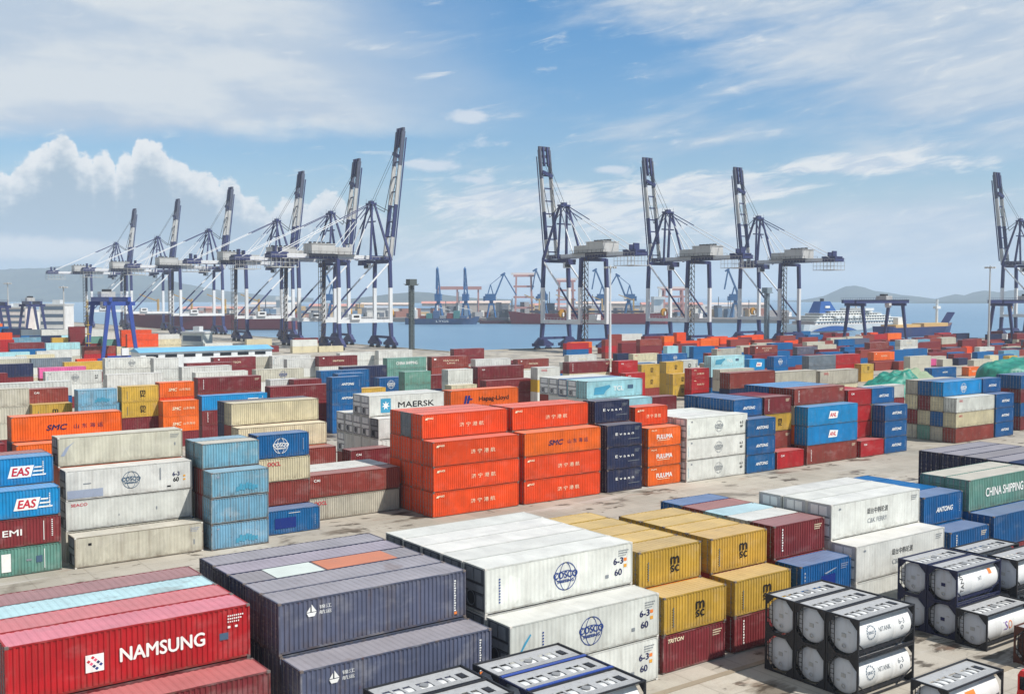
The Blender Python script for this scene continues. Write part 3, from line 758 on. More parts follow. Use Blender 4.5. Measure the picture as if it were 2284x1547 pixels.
# ------------------------------------------------------------------ the yard: block > bay (length slot) > row (front to back) > tiers (ground up)
# token: colour, size (s 2.59 m, h 2.90 m), r/R refrigerated, :paintwork, /roof colour;  a dot is a plain box buried in the stack
YARD = {
'nearest block': [
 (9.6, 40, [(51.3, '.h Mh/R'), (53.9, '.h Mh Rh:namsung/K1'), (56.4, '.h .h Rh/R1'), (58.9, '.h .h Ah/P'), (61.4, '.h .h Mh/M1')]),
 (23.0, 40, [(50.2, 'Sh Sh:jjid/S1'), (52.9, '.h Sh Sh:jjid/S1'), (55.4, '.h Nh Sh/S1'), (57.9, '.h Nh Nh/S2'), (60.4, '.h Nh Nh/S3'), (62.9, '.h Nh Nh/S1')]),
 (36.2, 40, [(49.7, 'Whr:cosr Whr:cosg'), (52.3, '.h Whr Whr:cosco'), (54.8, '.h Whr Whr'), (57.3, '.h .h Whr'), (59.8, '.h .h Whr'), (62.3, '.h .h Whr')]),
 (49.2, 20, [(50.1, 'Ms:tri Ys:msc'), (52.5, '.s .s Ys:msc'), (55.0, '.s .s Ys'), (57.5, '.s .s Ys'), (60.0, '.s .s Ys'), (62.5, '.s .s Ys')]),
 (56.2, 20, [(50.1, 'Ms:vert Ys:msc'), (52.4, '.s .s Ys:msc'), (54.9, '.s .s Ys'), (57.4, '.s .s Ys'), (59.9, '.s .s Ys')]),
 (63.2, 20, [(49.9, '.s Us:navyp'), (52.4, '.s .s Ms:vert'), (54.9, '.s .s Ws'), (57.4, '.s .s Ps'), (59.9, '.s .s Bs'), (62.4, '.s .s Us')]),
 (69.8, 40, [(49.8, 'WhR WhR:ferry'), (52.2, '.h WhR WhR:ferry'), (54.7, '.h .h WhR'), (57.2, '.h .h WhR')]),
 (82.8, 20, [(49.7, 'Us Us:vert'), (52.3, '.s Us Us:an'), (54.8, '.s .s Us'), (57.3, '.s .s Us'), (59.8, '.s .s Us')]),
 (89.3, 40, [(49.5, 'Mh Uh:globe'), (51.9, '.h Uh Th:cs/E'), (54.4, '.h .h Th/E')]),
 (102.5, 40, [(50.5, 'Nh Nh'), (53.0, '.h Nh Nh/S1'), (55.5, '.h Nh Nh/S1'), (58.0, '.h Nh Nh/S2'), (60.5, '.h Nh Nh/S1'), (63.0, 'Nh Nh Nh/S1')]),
],
'orange block': [
 (11.1, 40, [(102.9, 'Ts:teal Ms:emi Ls:eas'), (105.4, '.s .s .s Ls:eas'), (107.9, '.s .s .s Bs')]),
 (24.3, 40, [(102.2, 'Ehr:sq'), (105.3, '.h Whr:red Whr:cosB'), (107.9, '.h .h .h Ehr:swoosh')]),
 (37.1, 20, [(101.5, 'As:blot As As:blot'), (104.0, '.s .s .s As/E'), (106.5, '.s .s .s As')]),
 (44.2, 20, [(104.3, 'Us:patch'), (106.8, '.s Bs Cs:oo Us:globe')]),
 (50.3, 40, [(108.2, 'Es:oo Bs:cai'), (110.7, '.s Ws'), (113.2, '.s Ws')]),
 (63.2, 40, [(101.7, 'Oh:jn Oh:jn Oh:jn'), (104.2, 'Oh Oh Oh Oh:jn'), (106.7, 'Oh Oh Oh Dh/O'), (109.2, '.h Oh Oh Oh')]),
 (76.2, 40, [(101.7, 'Oh:jn Oh:jn Gh:smc'), (104.2, '.h .h .h Oh:jn'), (106.7, '.h .h .h Oh')]),
 (89.4, 20, [(101.5, 'Nh:ev Nh:ev Nh:ev'), (104.0, '.h .h .h Nh:ev')]),
 (96.7, 20, [(101.6, 'Gs:fu Gs:fu Gs:fu'), (104.1, '.s .s .s Os:jn')]),
 (103.3, 40, [(101.0, 'WhR:cos WhR:cos WhR:cos'), (103.5, '.h WhR WhR'), (106.0, '.h .h WhR'), (108.5, '.h .h WhR')]),
 (115.2, 20, [(100.7, 'Us:an Us:an Us:an'), (103.2, '.s .s .s Us:an'), (105.7, '.s .s .s Us'), (108.2, '.s .s .s Us'), (110.7, '.s .s .s Us')]),
 (121.7, 20, [(100.6, 'Rs:cai'), (103.1, '.s Bs:vert Ys:msc Ms:vert'), (105.6, '.s .s .s Ms/C'), (108.1, '.s .s .s Ms/C')]),
 (128.5, 40, [(100.6, 'Bh:vert Lh:anl Lh:anl'), (103.1, '.h .h .h Bs:vert'), (105.6, '.h .h .h Bs/L'), (108.1, '.h .h .h Us/L'), (110.6, '.h .h .h Us/L')]),
 (141.5, 20, [(100.5, 'Rs:cai'), (103.0, '.s Rs:cai Rs:cai Rs:cai'), (105.5, '.s .s .s Rs')]),
 (147.8, 20, [(100.5, 'Us:an Us:an Us:an'), (103.0, '.s .s .s Us:an')]),
 (168.5, 40, [(100.6, 'Bs Cs:sm Ws:sm'), (103.1, 'Es Us Cs Ls:globe'), (105.6, 'Ts Cs Ms Us'), (108.1, 'Es Ms Cs Es')]),
 (181.3, 20, [(100.6, 'Us:an Us:an Us:an'), (103.1, '.s .s .s Us:an')]),
 (194.5, 40, [(103.1, 'Ms Us Ms Us'), (105.6, '.s .s .s Us')]),
],
'third block': [
 (11.4, 40, [(129.5, '.h .h Mh')]),
 (24.2, 40, [(127.0, '.h .h Gh'), (129.5, '.h .h .h Gh:smc')]),
 (50.1, 40, [(124.4, 'Mh Bh'), (127.0, '.h .h Ch'), (129.5, '.h .h .h Ch'), (132.0, '.h .h .h Nh')]),
 (63.7, 20, [(122.9, 'Ms Ms:cai')]),
 (69.3, 40, [(125.6, '.h Whr Whr:maersk'), (128.1, '.h WhR WhR WhR:maersk'), (130.6, '.h WhR WhR WhR'), (133.1, '.h WhR WhR'), (135.6, '.h WhR WhR')]),
 (82.6, 40, [(128.1, '.h .h .h Gh:hapag')]),
 (109.6, 40, [(127.0, '.h .h Ph'), (129.5, '.h .h WhR Ph:tcl'), (132.0, '.h .h WhR PhR'), (134.5, '.h .h WhR UhR'), (137.0, '.h .h WhR WhR'), (139.5, '.h .h .h WhR')]),
 (122.9, 20, [(128.5, 'Ms Uh Mh')]),
 (142.2, 40, [(128.5, '.h .h .h Bh')]),
 (156.9, 40, [(130.5, 'Bs Ws Ch Eh')]),
 (170.3, 40, [(130.5, 'Us Us Cs Eh:oo')]),
 (175.0, 40, [(123.0, 'Es Ms Ws')]),
],
}
FAR = """
# D left
24.6 182.0 40 Ms Es Es Eh
36.8 182.5 20 Ms Us Ms Bs:cai
36.8 180.0 20 Ms Ms Yh:msc
42.8 176.0 20 Bs Ms As As:blot
44.1 179.0 20 Ms As As
50.3 178.5 20 Us Ms Ys:msc Ys:msc
51.9 181.0 20 Ms Ms:cai
58.0 183.0 20 Ms Ms Os Gs:smcw
56.3 176.0 20 Ms Gs:smcw Gs:smcw
66.9 189.0 40 Ms Ms Bs Ms:vert
64.9 181.5 40 Ms Ms:vert Ls:eas
77.9 182.0 40 Mh Mh Mh
88.5 195.0 20 Mh Yh Mh
84.6 197.5 20 Mh Mh Wh
87.5 176.0 20 Us Us Us:an Us:an
92.5 183.5 20 Us Us Us Us
104.6 189.0 20 Uh Mh Uh:globe
94.1 178.5 20 Us Ms Ys
114.9 189.0 20 Mh Nh Mh:vert
105.6 180.5 20 Ms Ms Ts Ts
115.8 180.5 20 Bs Bs Ws Ws
112.4 174.0 20 Us Cs Cs
125.5 184.0 40 Ms Ms Ms:cai Ms:cai
124.6 179.5 40 Ms Ms Ms
134.6 175.0 20 Ws Ws Ys Ws:oo
138.4 177.5 20 Ws Ws:oo Ws:oo
151.0 184.5 40 Ms Cs Cs:oo Ms:vert
163.2 181.5 20 Rs Rs Rs Rs:cai
162.3 178.0 20 Rs Rs Rs:cai
176.6 188.0 20 Bh Yh:msc Yh:msc
188.9 192.0 20 Yh Yh Yh:msc
188.8 189.5 20 Yh:msc Yh:msc
185.7 180.0 20 Rs:ch Rs:ch Rs:ch
197.4 195.0 20 Wh Wh Wh:blk
194.6 182.0 40 Us Ns Ps Ps:tcl
188.6 173.5 40 Us Es Es
214.5 187.0 20 Uh Lh Lh:anl
229.7 191.5 20 Uh Uh Uh:globe
244.2 191.0 40 Ns Dh Dh
247.7 193.5 40 Wh Wh:blk
260.1 194.0 40 Bs Rs Rh
# E left
54.3 251.5 40 Ms Wh Wh:cos
70.2 262.5 40 Ms Ws Ws Ws:cos
79.8 256.0 20 Bs Ws Ws Ws
38.9 248.0 40 Us Ms Ms Nh
35.4 224.0 20 Es Es Ms Ms
34.7 197.0 40 Ms Ms Us Ws
63.2 235.0 40 Bs Wh Wh
80.9 230.0 40 Ms Wh Wh
83.1 245.5 40 Eh Wh Wh
97.1 235.0 40 Ms Ws Eh:cosb
123.4 286.5 40 Ws Ws Wh:blk
104.5 282.5 40 Ms Mh Mh:tx
90.3 263.0 40 Es Mh Mh
113.9 289.0 40 Ms Es Es
130.9 271.5 40 Ws Wh Mh:tx
160.3 290.0 40 Ws Wh Wh
139.4 247.5 40 Wh Th Th:cs
152.5 246.0 40 Mh Bh Bh:mat
191.0 294.0 40 Ms Ms Ms
164.3 242.0 40 Us Ws Ws
193.0 261.0 40 Bh Bh:tx
220.7 270.0 40 Wh Wh:tx
118.0 231.5 40 Bs Ns Nh
103.6 214.0 40 Uh Uh Uh
122.4 274.0 40 Es Ws Ws
148.6 293.5 40 Ms Ws Ws
# E right
204.6 225.0 40 Uh Uh
306.0 345.0 20 Bh Rh Bh
312.6 345.5 40 Rh Bh Wh
282.4 322.0 20 Bs Rs Bs
295.8 327.0 40 Mh Mh
294.1 314.0 40 Bs Ms Bs
318.4 337.0 40 Ms Ms Ms
327.3 334.0 20 Ms Os Gs
352.5 351.5 20 Ms Oh Oh
340.4 337.0 40 Ms Os
353.2 337.0 40 Os Gs
297.2 301.5 20 Ts Ph
307.7 301.5 20 As As
306.3 296.0 40 Us Us:an
250.6 271.0 40 Ws Cs:sm
247.7 276.0 20 Ts Ns
254.7 261.0 40 Us Uh:globe
261.4 242.0 40 Es Ws Es:red
383.3 347.5 40 Bs Bs
409.0 358.0 40 Mh Oh
289.6 250.0 40 Ms Ms Bs:mat
326.6 261.0 40 Nh Sh
310.4 260.0 40 Ms Ms Us
474.0 379.5 40 Bh Uh:an
426.7 352.0 40 Rs Bs
419.1 332.0 40 Bs Bs
396.3 301.5 20 Ms Bs
405.8 301.0 40 Us Uh:an
506.8 373.0 40 Mh
517.6 360.5 40 Gh
344.7 241.5 40 Ms Ms Bs
318.5 221.5 40 Bh Gh:tx
375.6 249.0 40 Ms Ws Ws:tx
355.1 234.0 40 Ms Ws:blk
310.8 215.5 40 Bh
320.7 213.0 40 Bh
345.4 218.0 20 Ks:tx
349.1 214.0 20 Es
360.2 214.5 20 Ns
268.8 168.0 40 Us Us:an
314.0 183.5 20 Gh:tx
267.9 190.5 20 Ys Ys:msc
406.8 254.0 20 Mh
418.9 253.0 40 Bh
440.6 259.0 20 Oh
441.3 253.0 40 Wh
453.7 247.5 40 Eh
381.5 214.5 20 Ch
389.7 211.5 20 Ys
516.3 285.0 40 Bh
537.3 284.0 40 Mh
474.4 292.0 40 Ds Es
496.3 289.5 20 Ah
# F left
143.4 462.0 40 Mh Wh Wh
133.9 432.0 40 Bs Cs Cs
124.3 440.0 40 Uh Oh Oh Oh
122.3 425.0 40 Es Es Os Os
119.5 445.0 20 Ms Ms Ts Ws
119.9 452.0 20 Bh Th Th
110.5 455.0 40 Uh Mh Th Wh
107.1 452.0 20 Es Es Ms Ms Ms
106.5 428.0 40 Rh Bh
118.9 427.5 40 Ws Ch
80.2 455.0 20 Us Us Bh Oh
78.0 440.0 20 Eh Rh Rh
85.9 460.5 40 Mh Th Ah
80.8 432.0 40 Bs Ms Ms
79.0 420.5 40 Uh Uh
91.7 422.5 40 Es Ws Ps
85.2 407.5 40 Ws Wh
100.0 450.0 20 Bh Gh Yh
97.1 475.0 40 Uh Mh Nh
100.3 510.0 40 Es Es Us Ds
94.8 520.0 40 Ms Ms Ms Nh
107.8 505.0 40 Bs Bs Ps Ws
85.4 522.5 40 Uh Uh Mh Uh
70.5 406.5 40 Ws Ph
69.2 442.5 40 Mh Dh
75.2 390.0 40 Ws Cs
64.5 368.0 40 Es Es
73.7 360.5 40 Ws Dh
78.9 340.0 40 Cs Ys
86.0 354.0 20 Ms Os
65.0 308.0 40 Mh Kh
64.8 383.0 40 Ws Ws
"""
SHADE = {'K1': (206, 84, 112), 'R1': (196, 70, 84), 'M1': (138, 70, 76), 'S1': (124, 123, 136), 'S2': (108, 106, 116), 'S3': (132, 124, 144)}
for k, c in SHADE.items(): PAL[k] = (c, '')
import re
TOK = re.compile(r'([A-Z.])([sh])([rR]?)(?::(\w+))?(?:/(\w+))?$')
def size_h(s): return 2.591 if s == 's' else 2.896
_fi = 0
for block, bays in YARD.items():
    for bi, (u, L, rows) in enumerate(bays, 1):
        for ri, (v, toks) in enumerate(rows, 1):
            z = 0.012
            for ti, t in enumerate(toks.split()):
                ck, sz, rf, mk, rk = TOK.match(t).groups()
                fill = ck == '.'
                if fill: ck = FILL[_fi % len(FILL)]; _fi += 1
                words = '%s %s container%s' % (PAL[ck][1], 'long' if L == 40 else 'short', (' ' + MARKW[mk]) if mk else '')
                lab = '%s, %s, %s row, %s bay of %s' % (words, TIER[ti], ORD[ri], ORD[bi], block)
                if len(lab.split()) > 16: lab = '%s, %s, %s row, %s bay, %s' % (words, TIER[ti], ORD[ri], ORD[bi], block)
                if len(lab.split()) > 16: lab = lab.replace(' tier', '').replace(' row', '', 1) if len(lab.split()) > 17 else lab.replace(' tier', '')
                ju, jv = RND.uniform(-.05, .05), RND.uniform(-.03, .03)
                container(u + ju, v + jv, z, L, size_h(sz), ck, mk, 2 if fill else (0 if block != 'third block' else 1), {'r': 1, 'R': 2}.get(rf, 0), lab, rk)
                z += size_h(sz) + .02
# repainted sheets on one slate roof
for x0, x1, k in ((25.1, 28.2, (204, 212, 206)), (28.4, 33.3, (194, 122, 92))):
    host = next(o for o in ALL if 'third tier, fourth row, second bay of nearest' in o['label'])
    b = MB(); b.box(x0 - host.location.x, x1 - host.location.x, -1.15, 1.15, 2.886, 2.905)
    p = obj('roof_patch', b.mesh('roof_patch', [M_OBJ]), host, color=lin(k))

# middle distance and beyond: measured stacks, one row each
region = None; zone = {'D left': ('fourth rows', 0), 'E left': ('far rows', 1), 'E right': ('far right rows', 2), 'F left': ('far left rows', 3)}
far_items = []
for line in FAR.strip().split('\n'):
    if line.startswith('#'): region = line[2:].strip(); continue
    a = line.split(); u, v, L = float(a[0]), float(a[1]), int(a[2])
    z = 0.012
    for ti, t in enumerate(a[3:]):
        ck, sz, rf, mk, rk = TOK.match(t).groups()
        far_items.append([region, u, v, z, L, size_h(sz), ck, mk, ti, len(a) - 4])
        z += size_h(sz) + .004
cnt = {}
def side_px(u, v): return 1142 + F_PX * (Vector((u, v, 0)).dot(RIGHT)) / (Vector((u, v, 0)).dot(FWD))
far_items.sort(key=lambda q: (q[0], side_px(q[1], q[2]), -q[3]))
def third(px): return 'left' if px < 700 else ('centre' if px < 1420 else ('right' if px < 1850 else 'far right'))
DISTANT = MB(); DIST_COL = []
LAND = {'D left': ((70, 'at the left edge'), (270, 'behind the lettered orange container'), (450, 'left of the cream containers'), (710, 'behind the cream containers'), (870, 'behind the white star container'), (1060, 'behind the navy-lettered orange container'), (1200, 'behind the orange-red wall'), (1360, 'behind the cyan-logo container'), (1570, 'right of the cyan-logo container'), (1800, 'behind the bright blue pair'), (9999, 'left of the small tarpaulin')),
        'E left': ((160, 'left of the blue gantry'), (330, 'below the blue gantry'), (600, 'below the blue-roofed shed'), (900, 'below the tallest quay crane'), (1100, 'right of the lattice mast'), (9999, 'below the first right crane')),
        'E right': ((1440, 'beside the thin white mast'), (1640, 'below the middle right crane'), (1790, 'left of the ferry'), (1910, 'below the ferry'), (2060, 'below the rail gantry'), (2190, 'between the two rail gantries'), (9999, 'below the right-edge gantry')),
        'F left': ((60, 'near the far left edge'), (150, 'below the office block'), (330, 'around the blue gantry legs'), (9999, 'beside the control building'))}
def landmark(region, px): return next(t for x, t in LAND[region] if px < x)
far_ord = {}; _kc = {}
for n_, q in enumerate(far_items):
    if skipped(n_): far_ord[id(q)] = (0, 0); continue
    k = (q[0], q[6], q[4], q[7], landmark(q[0], side_px(q[1] + q[4] * .15, q[2])), q[8] == q[9])
    _kc.setdefault(k, []).append(q)
for k, l in _kc.items():
    for i, q in enumerate(l): far_ord[id(q)] = (i + 1, len(l))
for q in far_items:
    region, u, v, z, L, h, ck, mk, ti, nt_ = q
    px = side_px(u + L * .15, v)
    n, tot = far_ord[id(q)]
    words = '%s %s container%s' % (PAL[ck][1], 'long' if L == 40 else 'short', (' ' + MARKW[mk]) if mk else '')
    lab = '%s, %s, %s%s' % (words, 'stack top' if ti == nt_ else 'lower tier', (ORD[n] + ' from left, ') if tot > 1 else '', landmark(region, px))
    if len(lab.split()) > 16: lab = lab.replace('stack top', 'top').replace('lower tier', 'lower')
    if len(lab.split()) > 16: lab = lab.replace(' from left', '')
    container(u, v, z, L, h, ck, mk, 2 if region[0] == 'D' else 3, 0, lab)
def stuff_mesh(name, items):
    b = MB(); ms = []
    for (u, v, z, L, h, ck) in items:
        LL = 12.192 if L == 40 else 6.058
        if ck not in ms: ms.append(ck)
        low = cached(('low', (LL, round(h, 2), 0), 3), lambda: m_low(LL, h, .6)); i0 = len(b.v); c0 = (u + LL / 2, v + W2, z)
        b.v += [(p.co.x + c0[0], p.co.y + c0[1], p.co.z + c0[2]) for p in low.vertices]
        for f in low.polygons: b.f.append(tuple(i0 + k for k in f.vertices)); b.m.append(ms.index(ck))
    mats = []
    for ck in ms:
        mats.append(simple('distant_' + PAL[ck][1].replace(' ', '_').replace('-', '_'), PAL[ck][0], .5, 0, .2, .3, .25))
    if items:
        o = obj(name, b.mesh(name, mats)); o['kind'] = 'stuff'
        o['label'] = 'remaining far or mostly buried containers of the yard'; o['category'] = 'containers'
# far scatter of stacks beyond the measured rows
sc_ = random.Random(21)
occ = [(q[1], q[1] + 12.2, q[2], q[2] + 2.5) for q in far_items]
def free(u, v, L): return all(u > b + .3 or u + L < a - .3 or v > d + .1 or v + 2.5 < c - .1 for a, b, c, d in occ)
def scatter(u0, u1, v0, v1, n, tmax, pal):
    for _ in range(n):
        u, v = u0 + 13 * int((u1 - u0) / 13 * sc_.random()), v0 + 2.6 * int((v1 - v0) / 2.6 * sc_.random())
        if not free(u, v, 12.2): continue
        occ.append((u, u + 12.2, v, v + 2.5)); z = .012
        for t in range(sc_.randint(1, tmax)):
            h = sc_.choice((2.591, 2.896)); DIST_COL.append((u, v, z, 40, h, sc_.choice(pal))); z += h + .004
scatter(-60, 100, 470, 640, 90, 4, 'MMBUNEWTDOGS')
scatter(-40, 96, 300, 400, 36, 1, 'WEMWECPAMB')
scatter(120, 215, 432, 470, 10, 2, 'WWEMC')
scatter(280, 520, 318, 372, 60, 2, 'MBBORGMU')
scatter(420, 640, 225, 318, 150, 2, 'MBUNEMABSM')
scatter(250, 420, 205, 300, 80, 2, 'MBUMBEU')
scatter(95, 250, 200, 300, 60, 1, 'WMEWMBU')
HAZE_D = 1.3e-4
# ------------------------------------------------------------------ tank containers
def tank_proto(navy, kind, rusty=False):
    L, h, l = 6.058, 2.591, 3.029
    fm = M_RUSTF if rusty else (M_NAVYF if navy else M_STEELF)
    t = obj('tank_container', None)
    b = MB(); c = .11
    for sx in (-1, 1):
        for sy in (-1, 1):
            x, y = sx * (l - c / 2), sy * (W2 - c / 2)
            b.box(x - c / 2, x + c / 2, y - c / 2, y + c / 2, 0, h)
        for z in (.06, h - .06): b.box(sx * (l - .055) - .05, sx * (l - .055) + .05, -W2 + c, W2 - c, z - .055, z + .055)
        x = sx * (l - .055)
        for sy in (-1, 1):
            for z, s in ((.115, 1), (h - .115, -1)):
                yo = sy * (W2 - .11); P = [(x, yo, z), (x, yo, z + s * .54), (x, sy * (W2 - .65), z)]
                b.face([(p[0] - .03, p[1], p[2]) for p in P]); b.face([(p[0] + .03, p[1], p[2]) for p in P][::-1])
                b.beam((x, yo, z + s * .54), (x, sy * (W2 - .65), z), .09, .09)
    for sy in (-1, 1):
        b.box(-l + c, l - c, sy * (W2 - .05) - .045, sy * (W2 - .05) + .045, h - .10, h - .01)
        b.box(-l + c, l - c, sy * (W2 - .05) - .045, sy * (W2 - .05) + .045, .05, .17)
        for sx in (-1, 1): b.beam((sx * (l - .1), sy * (W2 - .06), 1.0), (sx * (l - 1.3), sy * (W2 - .25), .2), .07)
    b.box(-l + .3, l - .3, -.75, -.60, .12, .42); b.box(-l + .3, l - .3, .60, .75, .12, .42)
    obj('frame', b.mesh('tank_frame', [fm]), t)
    b = MB(); r = 1.15; R = 2.72
    b.lathe([(-R, r * .985), (-R + .04, r), (-.9, r), (-.88, r + .012), (-.8, r + .012), (-.78, r), (.78, r), (.8, r + .012), (.88, r + .012), (.9, r), (R - .04, r), (R, r * .985)], 40, 0, 'x', (0, 0, h / 2))
    shell = obj('tank_shell', b.mesh('tank_shell', [M_RUSTF if rusty else M_CLAD], True), t)
    b = MB()
    for s in (-1, 1):
        b = MB(); P = [(s * R, r * .985), (s * (R + .05), r * .96), (s * (R + .075), r * .55), (s * (R + .085), .03)]
        b.lathe(P if s > 0 else P[::-1], 40, 0, 'x', (0, 0, h / 2))
        obj('end_cap', b.mesh('tank_end', [M_RUSTF if rusty else M_TEND], True), t)
    b = MB(); x = -R - .09
    b.lathe([(x - .05, .16), (x - .05, .10), (x + .03, .10)], 12, 0, 'x', (0, 0, .62))
    b.box(x - .03, x, -.14, .18, h / 2 - .12, h / 2 + .13, 1 if kind == 1 else 0); b.box(x - .02, x, .30, .52, .85, .98, 0); b.box(x - .02, x, -.5, -.3, h / 2 + .25, h / 2 + .31, 0)
    obj('valve_fittings', b.mesh('tank_fittings', [M_GRAT, ink('n')]), t)
    b = MB()
    for yy in (.62, .92): b.box(-l + .03, -l + .07, yy - .02, yy + .02, .15, h - .1)
    for k in range(7): b.box(-l + .035, -l + .065, .62, .92, .35 + k * .3, .38 + k * .3)
    obj('ladder', b.mesh('tank_ladder', [M_STEEL]), t)
    # walkway and top fittings
    b = MB(); z = 2.458
    w0, w1 = -W2 + .10, W2 - .10
    cuts = [(-2.45, -2.0), (-1.85, -1.4), (-1.25, -.8), (-.45, .35), (.8, 1.2), (1.35, 1.75), (2.0, 2.5)]
    b.box(-l + .12, l - .12, w0, w0 + .70, z, z + .03); b.box(-l + .12, l - .12, w1 - .70, w1, z, z + .03)
    xs = -l + .12
    for a, e in cuts + [(l - .12, l)]:
        b.box(xs, a, w0 + .70, w1 - .70, z, z + .03); xs = e
    for k in range(8): b.box(-l + .2, l - .2, w0 + .06 + k * .075, w0 + .075 + k * .075, z + .031, z + .036, 1)
    obj('walkway', b.mesh('tank_walkway', [M_GRAT, M_GRAT2]), t)
    b = MB().tube((-.1, 0, h - .28), (-.1, 0, h - .07), .24, 16, 0); obj('manlid', b.mesh('tank_manlid', [M_GRAT2]), t)
    b = MB().box(2.08, 2.42, -.28, .28, h - .3, h - .07); obj('valve_box', b.mesh('tank_valve_box', [M_STEEL]), t)
    # painted markings on the curved side
    if kind and not rusty:
        m = MB(); inks = ['m', 'g', 'q', 'o', 'k']
        def onside(x0, x1, a0, a1, mi):
            n = 4
            for k in range(n):
                p, q = math.radians(a0 + (a1 - a0) * k / n), math.radians(a0 + (a1 - a0) * (k + 1) / n)
                rr = r + .018
                m.face([(x0, -rr * math.cos(p), h / 2 + rr * math.sin(p)), (x1, -rr * math.cos(p), h / 2 + rr * math.sin(p)), (x1, -rr * math.cos(q), h / 2 + rr * math.sin(q)), (x0, -rr * math.cos(q), h / 2 + rr * math.sin(q))], mi)
        def wrap(txt, xc, ac, hh, w, mi, vert=False):
            V, F, ar = glyphs(txt, .03); i = len(m.v); rr = r + .02
            for a, q in V:
                dx, dq = (a * w, q * hh) if not vert else (-q * hh, a * w)
                t_ = math.radians(ac) + dq / rr
                m.v.append((xc + dx, -rr * math.cos(t_), h / 2 + rr * math.sin(t_)))
            for f in F: m.f.append(tuple(i + k for k in f)); m.m.append(mi)
        if kind == 1:
            wrap('TANK', -2.2, 12, .42, 1.5, 4, True); onside(1.5, 1.9, 20, 40, 3); wrap('NT', .2, 14, .3, .5, 1)
        elif kind == 2:
            for k in range(16):
                a, q = 2 * PI * k / 16, 2 * PI * (k + .72) / 16
                onside(-1.6 + .42 * math.cos(a) - .02, -1.6 + .42 * math.cos(a) + .05, 12 + 21 * math.sin(a) - 3, 12 + 21 * math.sin(a) + 3, 0)
            wrap('SINO', -1.6, 12, .2, .6, 0); wrap('NITANK', -.15, 14, .3, 1.3, 1); wrap('6-3', 1.7, 20, .35, .6, 1); wrap('0', 1.7, 0, .3, .3, 1)
        elif kind == 3:
            wrap('IS', -.35, 4, .62, .5, 2); wrap('O', .25, 4, .62, .5, 3)
        elif kind == 4:
            onside(-.9, .1, 2, 34, 3); wrap('LQ', -.3, -18, .3, .8, 3)
        obj('lettering', m.mesh('tank_lettering', [ink(k) for k in inks]), t)
    if navy == 2:
        b = MB()
        for sy in (-1, 1): b.box(-l + .1, l - .1, sy * (W2 - .08) - .09, sy * (W2 - .08) + .09, h - .03, h + .03)
        obj('top_rail', b.mesh('tank_top_rail', [M_BLUEG]), t)
    return t
M_NAVYF = simple('tank_frame_navy', (36, 42, 72), 0.5, 0.0, 0.2, 1.5, 0.25)
M_STEELF = simple('tank_frame_black', (40, 42, 48), 0.55, 0.0, 0.2, 1.5, 0.3)
M_RUSTF = simple('tank_frame_rust', (88, 52, 42), 0.65, 0.0, 0.3, 1.5, 0.4)
TG = 'tank containers in the foreground'
PROT = {}
def tank(u, v, z, navy, kind, label, rusty=False):
    k = (navy, kind, rusty)
    if k not in PROT: PROT[k] = o = tank_proto(navy, kind, rusty)
    else: o = copy_tree(PROT[k])
    o.location = (u + 3.029, v + W2, z + .012); tag(o, label, 'tank container', TG)
H1 = 2.595
for r, (v, n) in enumerate(((39.5, 'near'), (42.0, 'middle'), (44.5, 'far'))):
    for t in (0, 1):
        tank(55.7, v, t * H1, 0, 2 if r == 0 else 0, 'white tank in black frame, %s of the six-tank block, %s row' % (('lower' if t == 0 else 'upper'), n))
for r, v in enumerate((42.4, 44.9)):
    for t in (0, 1):
        tank(71.6, v, t * H1, 1, 1 if r == 0 else 0, 'white tank in navy frame, %s tier, %s, beside white containers' % (('lower' if t == 0 else 'upper'), 'near row' if r == 0 else 'far row'))
tank(71.2, 39.8, 0, 0, 3, 'single white tank with purple and orange lettering, ground level')
for t in (0, 1): tank(78.2, 41.4, t * H1, 0, 4 if t else 0, 'white tank at the right edge, %s tier, near row' % ('upper' if t else 'lower'))
for t in (0, 1): tank(78.0, 44.4, t * H1, 0, 0, 'white tank with pale top deck at right edge, %s tier, back row' % ('upper' if t else 'lower'))
tank(77.9, 38.6, 0, 0, 0, 'white tank on the ground at the right edge, in front of others')
tank(55.7, 33.4, 0, 0, 4, 'white tank with orange panel, bottom right, alone on concrete')
tank(70.6, 35.1, 0, 0, 0, 'rusty brown tank in rusted frame at the right edge', True)
for v, nv, n in ((44.9, 0, 'black rails, farthest row'), (42.4, 2, 'bright blue rails, middle row'), (39.9, 0, 'black rails, nearest row')):
    for t in (0, 1): tank(31.9, v, t * H1, nv, 0, 'tank with white top at bottom centre, %s, %s tier' % (n, 'upper' if t else 'lower'))
for v, n in ((45.2, 'back row'), (42.7, 'front row')):
    for t in (0, 1): tank(25.3, v, t * H1, 0, 0, 'tank with white top, bottom edge, left group, %s, %s tier' % (n, 'upper' if t else 'lower'))

M_TIP = simple('boom_tip_grey', (84, 90, 110), .55, 0, .3, .3, .4)
